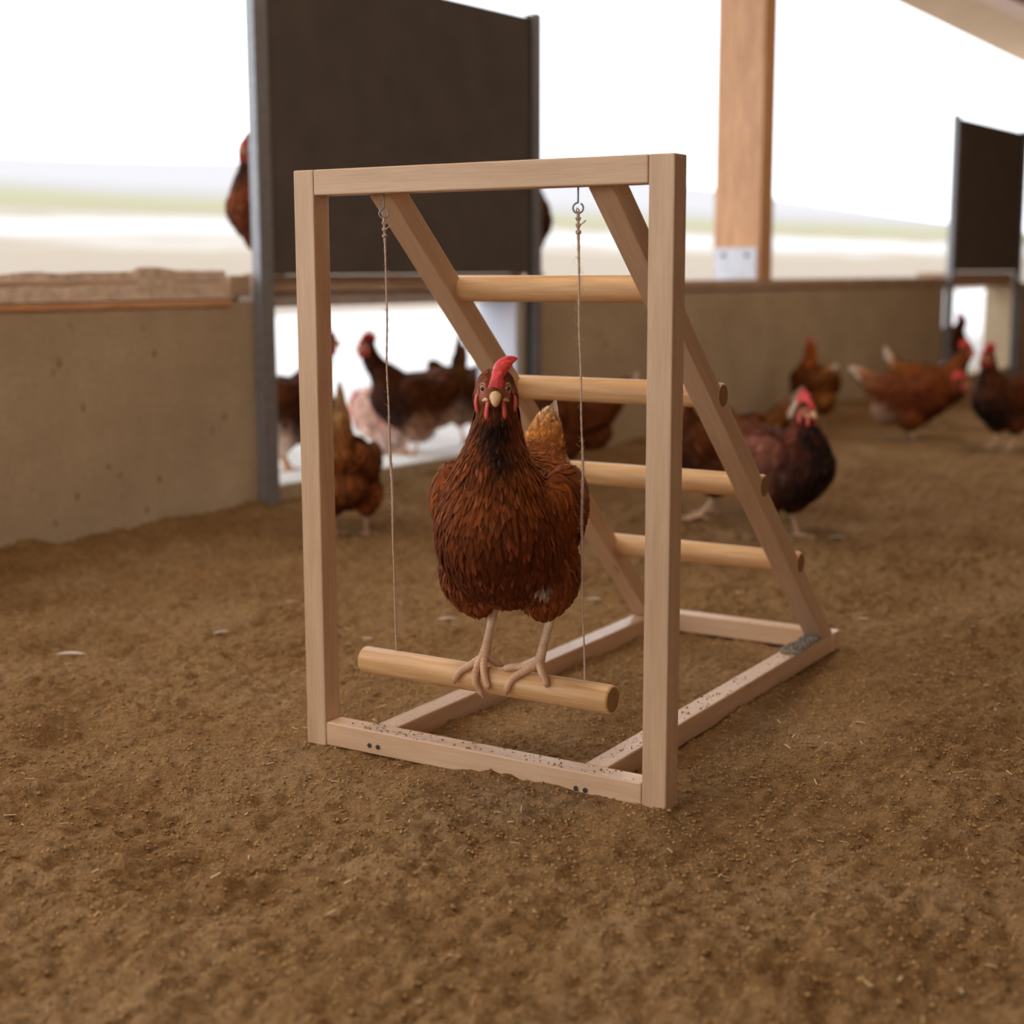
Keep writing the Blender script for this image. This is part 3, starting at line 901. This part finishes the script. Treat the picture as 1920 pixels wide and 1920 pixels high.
    LL = np.array([Lm[l] for l in lab]) * r.uniform(0.75, 1.25, N) * (0.6 + 0.4 * fs)
    WW = np.array([Wm[l] for l in lab]) * r.uniform(0.8, 1.2, N) * fs
    lift = np.array([{'head': 0.05, 'neck': 0.09, 'wing': 0.05}.get(l, 0.13) for l in lab]) * r.uniform(0.4, 1.5, N)
    c0 = colour(p, n, lab, dd)
    fv = 1 + r.normal(0, cs['var'] * 0.55, N).clip(-0.5, 0.8)
    c0 = c0 * fv[:, None]
    fade = (r.random(N) < 0.10)[:, None]
    tipc = np.where(fade, c0 * 1.55 + 0.02, c0 * r.uniform(0.7, 1.18, (N, 1)))
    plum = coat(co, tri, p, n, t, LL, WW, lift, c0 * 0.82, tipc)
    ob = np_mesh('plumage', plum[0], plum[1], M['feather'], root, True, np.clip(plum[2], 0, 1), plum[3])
    ob['kind'] = 'stuff'
    # ---- wings: long flight feathers lying over the flank
    for s_ in (-1, 1):
        rows = []
        for row, (cnt, zl, x0, x1, ln, wd, off) in enumerate(((9, -0.034, 0.0, -0.09, 0.062, 0.020, 0.0), (9, -0.010, 0.005, -0.08, 0.048, 0.019, 0.002)
                                                                     )):
            for i in range(cnt):
                q = i / (cnt - 1)
                x = x0 + (x1 - x0) * q
                el = math.sqrt(max(0.0, 1 - ((x + 0.03) / 0.15) ** 2))
                rows.append((rotY((x, s_ * (float(np.interp(x, [-0.115, -0.07, -0.025, 0.02, 0.052], [0.078, 0.095, 0.105, 0.109, 0.104])) * P['wide'] / 0.94 - 0.001 + off * 0.6), 0.232 + dz - P['wing_drop'] + zl + 0.012 * q), piv, pa), (0, s_, 0.12),
                             rotY((-1, s_ * (-0.12 - 0.35 * q), -0.06 + 0.34 * q), (0, 0), pa), ln * r.uniform(0.9, 1.1), wd, row))
        pp = np.array([q[0] for q in rows]); nn = np.array([q[1] for q in rows], float); nn /= np.linalg.norm(nn, axis=1)[:, None]
        tt = np.array([q[2] for q in rows]); tt -= nn * (tt * nn).sum(1)[:, None]; tt /= np.linalg.norm(tt, axis=1)[:, None]
        cc = np.array(cs['wing']) * r.uniform(0.75, 1.2, (len(rows), 1))
        wgeo = feathers(pp, nn, tt, np.array([q[3] for q in rows]), np.array([q[4] for q in rows]), np.full(len(rows), 0.02), cc * 0.85, cc * 1.12, curl=0.22)
        np_mesh('wing', wgeo[0], wgeo[1], M['feather'], root, True, np.clip(wgeo[2], 0, 1), wgeo[3])
    # ---- tail feathers
    tb = SP[0]
    nt = 9
    for i in range(nt):
        q = (i / (nt - 1)) * 2 - 1
        up_ = P['tail_up'] + pa + 0.25 * (1 - abs(q)) - 0.1
        yw = q * P['tail_spread']
        d = np.array([-math.cos(up_) * math.cos(yw * 0.6), math.sin(yw) * 0.55, math.sin(up_)]); d /= np.linalg.norm(d)
        nn = np.array([math.sin(up_) * 0.35, (1 if q > 0 else -1) * (0.75 + 0.2 * abs(q)), math.cos(up_) * 0.55]); nn = nn * (1 - P['tail_flat']) + np.array([-math.sin(up_) - 0.001, 0.35 * q, -math.cos(up_)]) * P['tail_flat']; nn -= d * nn.dot(d); nn /= np.linalg.norm(nn)
        ln = P['tail_len'] * (1 - 0.25 * abs(q)) * r.uniform(0.93, 1.05)
        g = feathers((tb - d * 0.02 + np.array([0, q * 0.016, 0]))[None], nn[None], d[None], np.array([ln]), np.array([0.036]), np.array([0.0]),
                     (np.array(cs['tail']) * r.uniform(0.85, 1.1))[None], np.array(cs['tip'])[None], curl=0.10, rows=10)
        np_mesh('tail_feather', g[0], g[1], M['feather'], root, True, np.clip(g[2], 0, 1), g[3])
    # ---- head furniture
    def hv(p): return Vector(H(p))
    # comb: blade with five points, flopping to the hen's left by `flop`
    nx_, nh = 33, 9
    cs_ = P['comb']
    Vc, Fc = [], []
    for side in (0, 1):
        for i in range(nx_):
            q = i / (nx_ - 1)
            xb = 0.033 - 0.066 * q
            zb = float(np.interp(q, [0, 0.12, 0.3, 0.55, 0.8, 1.0], [-0.001, 0.009, 0.018, 0.022, 0.019, 0.010]))
            env = 0.044 * cs_ * float(np.interp(q, [0, 0.15, 0.4, 0.65, 0.9, 1.0], [0.25, 0.62, 1.0, 1.0, 0.75, 0.45]))
            tooth = abs(((q * 4.6 + 0.25) % 1.0) - 0.5) * 2
            hgt = env * (0.50 + 0.50 * (1 - tooth))
            back = -0.35 * q
            for j in range(nh):
                h = hgt * j / (nh - 1)
                bend = P['flop'] * 1.25
                ang = bend * (j / (nh - 1)) * (0.55 + 0.45 * min(1, q * 2.5) if P['flop'] > 0.8 else 1.0)
                # arc
                kx = ang / max(h, 1e-6)
                if ang > 1e-3: yy, zz = (1 - math.cos(ang)) / kx, math.sin(ang) / kx
                else: yy, zz = 0.0, h
                th = (0.0058 * (1 - 0.72 * j / (nh - 1)) + 0.0062 * max(0, 1 - q * 2.4)) * (1 if side == 0 else -1) * (0.35 if i in (0, nx_ - 1) else 1)
                ny_ = math.cos(ang); nz_ = -math.sin(ang)
                Vc.append(H((xb + back * h, yy + th * ny_, zb + zz + th * nz_)))
    def id_(s, i, j): return s * nx_ * nh + i * nh + j
    for i in range(nx_ - 1):
        for j in range(nh - 1):
            Fc.append((id_(0, i, j), id_(0, i + 1, j), id_(0, i + 1, j + 1), id_(0, i, j + 1)))
            Fc.append((id_(1, i, j), id_(1, i, j + 1), id_(1, i + 1, j + 1), id_(1, i + 1, j)))
        Fc.append((id_(0, i, nh - 1), id_(0, i + 1, nh - 1), id_(1, i + 1, nh - 1), id_(1, i, nh - 1)))
    for i in (0, nx_ - 1):
        for j in range(nh - 1):
            f_ = (id_(0, i, j), id_(0, i, j + 1), id_(1, i, j + 1), id_(1, i, j))
            Fc.append(f_ if i == 0 else f_[::-1])
    o = mesh_obj('comb', Vc, Fc, M['comb'], root, True)
    md = o.modifiers.new('s', 'SUBSURF'); md.levels = 1; md.render_levels = 1
    # wattles and ear lobes
    def lobe(name, pts, radii, flatx, mat):
        v, f = tube_data(smooth_path(pts, 12), np.interp(np.linspace(0, 1, 12), np.linspace(0, 1, len(radii)), radii), 10)
        cx = np.array([tuple(q) for q in v])
        ctr = np.repeat(np.array([np.array(q) for q in smooth_path(pts, 12)]), 10, 0)
        dlt = cx - ctr; dlt[:, 1] *= flatx
        cx = ctr + dlt
        return mesh_obj(name, [H(q) for q in cx], f, mat, root, True)
    for s_ in (-1, 1):
        lobe('wattle', [(0.026, s_ * 0.009, -0.012), (0.026, s_ * 0.0115, -0.020), (0.024, s_ * 0.0125, -0.033), (0.022, s_ * 0.012, -0.046)], [0.004, 0.0072, 0.0088, 0.003], 0.42, M['wattle'])
        lobe('gape_skin', [(0.031, s_ * 0.006, -0.008), (0.027, s_ * 0.0125, -0.0095), (0.020, s_ * 0.0185, -0.013)], [0.0035, 0.0036, 0.0012], 0.8, M['beak'])
        lobe('ear_lobe', [(0.006, s_ * 0.0255, -0.006), (0.008, s_ * 0.0275, -0.016), (0.007, s_ * 0.0255, -0.028), (0.006, s_ * 0.0215, -0.037)], [0.003, 0.0066, 0.0076, 0.002], 0.45, M['wattle'])
    # beak: hooked upper and shorter lower half
    pts = [(0.018, 0, -0.004), (0.030, 0, -0.0045), (0.0375, 0, -0.008), (0.042, 0, -0.0135), (0.0432, 0, -0.0175)]
    v, f = tube_data([H(q) for q in smooth_path(pts, 12)], np.interp(np.linspace(0, 1, 12), [0, 0.25, 0.5, 0.75, 0.93, 1], [0.0108, 0.0096, 0.0074, 0.0050, 0.0024, 0.0006]), 14)
    bk = mesh_obj('beak', v, f, M['beak'], root, True)
    pts = [(0.016, 0, -0.0125), (0.030, 0, -0.0135), (0.040, 0, -0.0160)]
    v, f = tube_data([H(q) for q in smooth_path(pts, 8)], np.interp(np.linspace(0, 1, 8), [0, 0.5, 1], [0.0082, 0.0062, 0.0012]), 12)
    mesh_obj('lower_beak', v, f, M['beak'], bk, True)
    if voxel < 0.006:
        for s_ in (-1, 1):
            bm = bmesh.new(); bmesh.ops.create_uvsphere(bm, u_segments=10, v_segments=6, radius=1, matrix=Matrix.Translation(hv((0.0335, s_ * 0.0072, -0.0008))) @ HM.to_3x3().to_4x4() @ Matrix.Diagonal((0.0032, 0.0012, 0.0012, 1)))
            bm_obj('nostril', bm, M['pupil'] if False else M['beak_dark'], bk, True)
    for s_ in (-1, 1):
        R3 = HM.to_3x3().to_4x4() @ Matrix.Rotation(s_ * math.radians(44), 4, 'Z')
        c = hv((0.0205, s_ * 0.0150, 0.0050))
        bm = bmesh.new(); bmesh.ops.create_uvsphere(bm, u_segments=18, v_segments=12, radius=0.0058, matrix=Matrix.Translation(c))
        e = bm_obj('eye', bm, M['iris'], root, True)
        fwd = (R3 @ Vector((1, 0, 0)))
        bm = bmesh.new(); bmesh.ops.create_uvsphere(bm, u_segments=14, v_segments=10, radius=0.0036, matrix=Matrix.Translation(c + fwd * 0.0034))
        bm_obj('pupil', bm, M['pupil'], e, True)
        ring = []
        y_ = Vector((0, 0, 1)); y_ = (y_ - fwd * y_.dot(fwd)).normalized(); x_ = y_.cross(fwd)
        for q in range(19):
            a = 2 * math.pi * q / 18
            ring.append(c + fwd * 0.0030 + x_ * math.cos(a) * 0.0058 + y_ * math.sin(a) * 0.0070)
        v, f = tube_data(ring, [0.0009] * 19, 7, False)
        mesh_obj('eyelid', v, f, M['eye_ring'], e, True)
    # ---- legs
    make_legs(root, legs, dz, r, P)
    return root

def feathers(p, n, t, Ln, Wd, lift, c0, c1, curl=0.10, rows=5):
    N = len(p)
    b = np.cross(n, t)
    vs_ = np.linspace(0, 1, rows)
    prof = np.interp(vs_, [0, 0.15, 0.4, 0.65, 0.85, 1.0], [0.35, 0.75, 1.0, 0.95, 0.62, 0.10])
    V = np.zeros((N, rows, 3, 3)); C = np.zeros((N, rows, 3, 3)); U = np.zeros((N, rows, 3, 2))
    for i, v in enumerate(vs_):
        for j, u in enumerate((-1, 0, 1)):
            V[:, i, j] = p + t * (Ln * v)[:, None] + b * (Wd * 0.5 * u * prof[i])[:, None] + n * (lift * Ln * v - curl * Ln * v * v - 0.16 * Wd * abs(u) * prof[i] + 0.0012)[:, None]
            c = c0 * (1 - v) + c1 * v
            C[:, i, j] = c * (1.12 if u == 0 else 0.92)
            U[:, i, j, 0] = u * 0.5 + 0.5; U[:, i, j, 1] = v
    U[..., 0] += (np.arange(N) * 1.37 % 53)[:, None, None]
    base = np.arange(N)[:, None, None] * rows * 3
    q = []
    for i in range(rows - 1):
        for j in range(2):
            a = i * 3 + j
            q.append((a, a + 1, a + 4, a + 3))
    Q = (np.array(q)[None] + base).reshape(-1, 4)
    return V.reshape(-1, 3), Q, C.reshape(-1, 3), U.reshape(-1, 2)

def coat(co, tri, p, n, t, Ln, Wd, lift, c0, c1, rows=5):
    """feathers whose spine creeps along the body surface, so that the coat lies close"""
    bvh = BVHTree.FromPolygons([tuple(v) for v in co], [tuple(int(i) for i in f) for f in tri])
    N = len(p)
    PP = np.zeros((rows, N, 3)); NN = np.zeros((rows, N, 3)); TT = np.zeros((rows, N, 3))
    PP[0], NN[0], TT[0] = p, n, t
    step = Ln / (rows - 1)
    near = bvh.find_nearest
    for i in range(1, rows):
        q = PP[i - 1] + TT[i - 1] * step[:, None]
        loc = np.empty((N, 3)); nor = np.empty((N, 3))
        for k_ in range(N):
            l_, m_, _, _ = near(q[k_])
            loc[k_] = l_; nor[k_] = m_
        PP[i] = loc
        nn = 0.5 * NN[i - 1] + 0.5 * nor; nn /= np.linalg.norm(nn, axis=1)[:, None] + 1e-9
        tt = TT[i - 1] - nn * (TT[i - 1] * nn).sum(1)[:, None]; tt /= np.linalg.norm(tt, axis=1)[:, None] + 1e-9
        NN[i], TT[i] = nn, tt
    vs_ = np.linspace(0, 1, rows)
    prof = np.interp(vs_, [0, 0.15, 0.4, 0.65, 0.85, 1.0], [0.35, 0.75, 1.0, 0.95, 0.62, 0.10])
    V = np.zeros((N, rows, 3, 3)); C = np.zeros((N, rows, 3, 3)); U = np.zeros((N, rows, 3, 2))
    for i, v in enumerate(vs_):
        b = np.cross(NN[i], TT[i])
        h = 0.0004 + lift * Ln * v * 1.25
        for j, u in enumerate((-1, 0, 1)):
            V[:, i, j] = PP[i] + b * (Wd * 0.5 * u * prof[i])[:, None] + NN[i] * (h + 0.0008 - 0.10 * Wd * abs(u) * prof[i])[:, None]
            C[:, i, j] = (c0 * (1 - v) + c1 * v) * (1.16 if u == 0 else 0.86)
            U[:, i, j, 0] = u * 0.5 + 0.5; U[:, i, j, 1] = v
    U[..., 0] += (np.arange(N) * 1.37 % 53)[:, None, None]
    base = np.arange(N)[:, None, None] * rows * 3
    q = [(i * 3 + j, i * 3 + j + 1, i * 3 + j + 4, i * 3 + j + 3) for i in range(rows - 1) for j in range(2)]
    Q = (np.array(q)[None] + base).reshape(-1, 4)
    return V.reshape(-1, 3), Q, C.reshape(-1, 3), U.reshape(-1, 2)

M['beak_dark'] = flat('nostril_horn', L(190, 128, 70), 0.5, 0.3)
LEGC = L(224, 190, 160); LEGC2 = L(208, 140, 84); CLAW = L(196, 168, 144)
def tinted_tube(name, pts, radii, cols, parent, nseg=10):
    v, f = tube_data(pts, radii, nseg)
    o = mesh_obj(name, v, f, M['leg'], parent, True)
    a = o.data.color_attributes.new('Col', 'FLOAT_COLOR', 'POINT')
    cc = np.repeat(np.array(cols), nseg, 0)
    a.data.foreach_set('color', np.concatenate([cc, np.ones((len(cc), 1))], 1).astype(np.float32).ravel())
    return o

def make_legs(root, legs, dz, r, P):
    """legs: None for a standing hen, or list of dicts(hock, ankle, toes=[paths]) in hen-local space"""
    if legs is None:
        legs = []
        for s_ in (-1, 1):
            ax = 0.025 + P.get('stride', 0.0) * s_; y = s_ * 0.050
            toes = []
            for a, ln in ((-0.62, 0.046), (0.0, 0.058), (0.62, 0.046), (math.pi + 0.25, 0.024)):
                d = np.array([math.cos(a), math.sin(a), 0])
                o = np.array([ax, y, 0.0])
                toes.append([o + [0, 0, 0.012], o + d * ln * 0.3 + [0, 0, 0.011], o + d * ln * 0.65 + [0, 0, 0.006], o + d * ln + [0, 0, 0.006], o + d * (ln + 0.010) + [0, 0, 0.001]])
            legs.append(dict(hock=(-0.005, y, 0.085 + dz), ankle=(ax, y, 0.014), toes=toes))
    for lg in legs:
        a, b = np.array(lg['hock'], float), np.array(lg['ankle'], float)
        n = 34
        t = np.linspace(0, 1, n)
        pts = [a + (b - a) * q for q in t]
        rad = np.interp(t, [0, 0.12, 0.5, 0.85, 1.0], [0.0085, 0.0075, 0.0062, 0.0072, 0.0090]) * (1 + 0.05 * np.cos(np.arange(n) * math.pi))
        cols = np.array([np.array(LEGC) * (1 - 0.35 * max(0, q - 0.5) * 2) + np.array(LEGC2) * 0.35 * max(0, q - 0.5) * 2 for q in t])
        cols = cols * np.where(np.arange(n) % 2 == 0, 1.03, 0.95)[:, None]
        leg = tinted_tube('leg', pts, rad, cols, root, 12)
        for tp in lg['toes']:
            m = 30
            pp = smooth_path(tp, m)
            q = np.linspace(0, 1, m)
            rr = np.interp(q, [0, 0.3, 0.7, 0.80, 0.83, 1.0], [0.0068, 0.0058, 0.0050, 0.0044, 0.0032, 0.0006]) * (1 + 0.07 * np.cos(np.arange(m) * math.pi) * (q < 0.8))
            cols = np.where((q > 0.81)[:, None], np.array(CLAW), np.array(LEGC) * (1 - 0.3) + np.array(LEGC2) * 0.3)
            cols = cols * np.where((np.arange(m) % 2 == 0) & (q < 0.8), 1.05, 0.92)[:, None]
            tinted_tube('toe', pp, rr, cols, leg, 9)

# --- the hen on the swing
H0_LOC = Vector((0.3805, 0.020, 0.1690)); H0_HEAD = math.atan2(-0.958, 0.287)
m0 = Matrix.Translation(H0_LOC) @ Matrix.Rotation(H0_HEAD, 4, 'Z')
inv0 = m0.inverted()
def w2h(p): return np.array(inv0 @ Vector(p))
def wrap(x, deg, extra=0.0):
    a = math.radians(deg); R_ = 0.0215 + 0.0052 + extra
    return w2h((x, 0.019 - R_ * math.sin(a), 0.1472 + R_ * math.cos(a)))
legs0 = [
    dict(hock=w2h((0.346, 0.036, 0.275)), ankle=w2h((0.334, 0.018, 0.183)), toes=[
        [w2h((0.334, 0.017, 0.184)), wrap(0.322, 30, 0.003), wrap(0.305, 62), wrap(0.298, 88), wrap(0.296, 106)],
        [w2h((0.334, 0.017, 0.184)), wrap(0.333, 35, 0.004), wrap(0.334, 80, 0.001), wrap(0.340, 118), wrap(0.347, 140, 0.006)],
        [w2h((0.335, 0.017, 0.184)), wrap(0.343, 35, 0.003), wrap(0.350, 68), wrap(0.356, 92), wrap(0.358, 108)],
        [w2h((0.336, 0.019, 0.184)), wrap(0.345, -20, 0.002), wrap(0.350, -48), wrap(0.354, -72)]]),
    dict(hock=w2h((0.444, 0.040, 0.275)), ankle=w2h((0.430, 0.018, 0.185)), toes=[
        [w2h((0.430, 0.017, 0.186)), wrap(0.415, 22, 0.003), wrap(0.398, 55), wrap(0.390, 92), wrap(0.388, 118)],
        [w2h((0.429, 0.017, 0.186)), wrap(0.408, 8, 0.004), wrap(0.390, 14, 0.002), wrap(0.378, 22), wrap(0.370, 30)],
        [w2h((0.431, 0.017, 0.186)), wrap(0.442, 24, 0.003), wrap(0.450, 42), wrap(0.455, 58), wrap(0.456, 68)],
        [w2h((0.431, 0.019, 0.186)), wrap(0.428, -20, 0.002), wrap(0.426, -48), wrap(0.424, -72)]]),
]
H0P = dict(pitch=0.05, head=(0.080, 0, 0.416), hyaw=math.radians(15), hpitch=-0.10, flop=1.6, tail_up=0.68, tail_len=0.130, tail_spread=0.12, tail_flat=0.5, comb=1.10, stand=0.010, wing_drop=0.0, wide=0.93,
           patches=[(0.066, 0.056, 0.158, 0.016, L(236, 222, 208)), (0.100, -0.006, 0.300, 0.0065, L(196, 150, 124))])
hen('brown hen with a red comb perched on the swing bar, facing the camera', H0_LOC, H0_HEAD, H0P, RUSSET, 3, nf=16000, fscale=0.74, voxel=0.0045, legs=legs0)

# --- the rest of the flock
def ih(deg):
    """image-like bearing: 0 = to the right of the picture, 90 = away, 180 = left, 270 = towards the camera"""
    a = math.radians(deg); c = Vector((0.525, -0.851, 0)); rr = Vector((0.851, 0.525, 0))
    v = rr * math.cos(a) - c * math.sin(a)
    return math.atan2(v.y, v.x)
def gl(x, y):
    return (x, y, float(soil_h(np.array([x]), np.array([y]))[0]) - 0.004)
DARK = scheme(shade(RUSSET, 0.48), throat=L(36, 22, 18), breast=L(50, 28, 20), tail=L(150, 96, 60), tip=L(226, 206, 190))
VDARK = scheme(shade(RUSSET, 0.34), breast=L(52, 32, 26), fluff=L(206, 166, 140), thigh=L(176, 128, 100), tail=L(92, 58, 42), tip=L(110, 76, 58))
TAN = scheme(RUSSET, neck=L(172, 92, 34), head=L(166, 84, 32), fluff=L(176, 116, 60), back=L(140, 78, 34), wing=L(112, 62, 30), throat=L(120, 60, 26))
CREAM = scheme(RUSSET, fluff=L(224, 188, 156), rump=L(196, 132, 90), tail=L(226, 196, 172), tip=L(244, 228, 214), wing=L(126, 64, 34), body=L(116, 58, 30), back=L(130, 66, 32))
BG = dict(nf=2200, fscale=1.35, voxel=0.0075)
hen('dark-breasted hen with an upright pink comb standing right of the ladder rail', gl(-0.030, 2.140), ih(-52), dict(head=(0.085, 0, 0.372), hyaw=math.radians(-10), flop=0.05, tail_up=0.75, tail_len=0.13, comb=1.1, throat_len=0.32, throat_w=2.2),
    scheme(DARK, wing=L(136, 84, 66), back=L(120, 66, 46), body=L(100, 56, 42), neck=L(118, 58, 42)), 21, k=1.0, **BG)
hen('dark hen with a pale-tipped tail walking left behind the right ladder rail', gl(-0.345, 2.394), ih(176), dict(head=(0.10, 0, 0.35), tail_up=0.85, tail_len=0.16, stride=0.02), DARK, 22, **BG)
hen('dark brown hen by the wall behind the tail of the swinging hen', gl(-1.128, 2.847), ih(182), dict(head=(0.17, 0, 0.26), tail_up=0.8, tail_len=0.15), scheme(DARK, tip=L(236, 214, 200)), 23, **BG)
hen('speckled brown hen seen from behind beside the left post, tail pointing up', gl(-1.104, 1.541), ih(90), dict(wide=0.82, tail_flat=0.9, head=(0.20, 0, 0.17), tail_up=1.30, tail_len=0.20, tail_spread=0.06, pitch=-0.12, stand=0.0),
    scheme(RUSSET, tail=L(184, 138, 88), tip=L(170, 130, 88), rump=L(178, 116, 64), fluff=L(128, 74, 40), wing=L(120, 66, 34), var=0.6), 24, k=0.93, **BG)
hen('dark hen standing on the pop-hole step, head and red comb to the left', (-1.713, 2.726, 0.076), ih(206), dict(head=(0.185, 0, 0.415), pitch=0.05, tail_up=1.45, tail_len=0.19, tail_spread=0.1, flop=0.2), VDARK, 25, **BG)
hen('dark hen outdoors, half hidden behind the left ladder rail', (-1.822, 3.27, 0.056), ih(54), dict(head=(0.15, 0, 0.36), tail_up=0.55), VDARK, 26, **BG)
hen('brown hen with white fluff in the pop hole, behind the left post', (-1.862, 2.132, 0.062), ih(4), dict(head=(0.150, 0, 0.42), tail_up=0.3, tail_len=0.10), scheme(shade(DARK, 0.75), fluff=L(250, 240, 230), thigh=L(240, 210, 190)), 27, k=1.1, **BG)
hen('reddish hen crouching in the bright yard outside the pop hole, its colours paled for overexposure', (-1.937, 2.91, 0.056), ih(176), dict(head=(0.15, 0, 0.25), stand=-0.065, flop=0.3, comb=1.2), scheme(RUSSET, fluff=L(240, 214, 200), thigh=L(240, 204, 190), breast=L(236, 186, 166), body=L(230, 180, 160), wing=L(220, 160, 140), back=L(220, 160, 140), neck=L(230, 180, 160)), 28, **BG)  # plumage colours paled to imitate overexposure in the yard
hen('tan hen standing against the right wall with its back turned', gl(-1.056, 5.181), ih(100), dict(head=(0.07, 0, 0.40), tail_up=0.35, tail_len=0.08), TAN, 29, **BG)
hen('brown hen leaning forward with a cream rump, in front of the right wall', gl(-0.485, 4.833), ih(-4), dict(head=(0.225, 0, 0.285), tail_up=0.55, tail_len=0.13, pitch=0.0, stand=-0.015), CREAM, 30, **BG)
hen('brown hen with an upright white tail, farther back by the right wall', gl(-0.56, 5.469), ih(2), dict(head=(0.16, 0, 0.385), tail_up=0.95, tail_len=0.15, flop=0.2), scheme(RUSSET, tail=L(226, 190, 168), tip=L(246, 230, 220)), 31, **BG)
hen('black-breasted hen with a red comb at the right picture edge', gl(0.0, 4.64), ih(205), dict(head=(0.125, 0, 0.40), flop=0.25, comb=1.15), scheme(DARK, breast=L(34, 26, 24), body=L(60, 40, 34)), 32, **BG)
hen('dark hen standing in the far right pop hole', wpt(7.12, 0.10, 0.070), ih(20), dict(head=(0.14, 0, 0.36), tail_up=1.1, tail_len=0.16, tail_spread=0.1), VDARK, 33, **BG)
hen('brown hen on the wall top behind the left end of the dark hatch', wpt(1.0, 0.11, 0.742), ih(234), dict(head=(0.10, 0, 0.40)), RUSSET, 34, **BG)
hen('brown hen on the wall top behind the right end of the dark hatch', wpt(2.36, 0.11, 0.742), ih(54), dict(head=(0.09, 0, 0.40)), DARK, 35, **BG)

# --- shed feathers lying on the floor
def loose(x, y, rz, ln, lab):
    z = float(soil_h(np.array([x]), np.array([y]))[0]) + 0.006
    e = empty('loose_feather', (x, y, z), rz); tag(e, lab, 'feather', 'shed feathers on the floor')
    r = np.random.default_rng(int(ln * 1e5))
    c = np.array(L(236, 224, 212))[None]
    g = feathers(np.array([[-ln / 2, 0, 0]]), np.array([[0, 0.25, 0.97]]), np.array([[1.0, 0, 0]]), np.array([ln]), np.array([ln * 0.34]), np.array([0.30]), c * 0.9, c, curl=0.3, rows=9)
    v = np_mesh('vane', g[0], g[1], M['down'], e, True)
    md = v.modifiers.new('t', 'SOLIDIFY'); md.thickness = 0.0006
    tube('quill', [(-ln * 0.68, 0, 0.0), (-ln / 2, 0, 0.002), (ln * 0.1, 0, 0.003 + ln * 0.05)], [0.0006, 0.0007, 0.0003], M['straw'], e, 5)
for i, (x, y, rz, ln, lab) in enumerate((
    (-0.769, 0.196, 0.5, 0.060, 'white feather on the soil at the left picture edge'),
    (-0.295, 0.848, 0.7, 0.042, 'white feather on the soil left of the swinging hen\'s legs'),
    (-0.097, 1.163, 0.3, 0.034, 'small white feather on the soil right of the swinging hen'),
    (-0.694, 0.786, 0.9, 0.026, 'tiny white feather on the soil left of the left post'),
    (0.116, 2.217, 0.4, 0.050, 'white feather on the soil right of the dark-breasted hen\'s feet'),
    (-0.609, 0.459, 1.1, 0.036, 'pale curled feather on the soil between the left post and the wall'),
    (0.506, 1.287, 0.2, 0.026, 'tiny white feather on the soil behind the frame\'s right corner'),
    (-0.310, 0.574, 0.2, 0.020, 'tiny pale feather on the soil just behind the swing bar\'s left end'),
    (0.254, 1.490, 0.6, 0.024, 'tiny white feather on the soil beyond the rear beam'))):
    loose(x, y, rz, ln, lab)
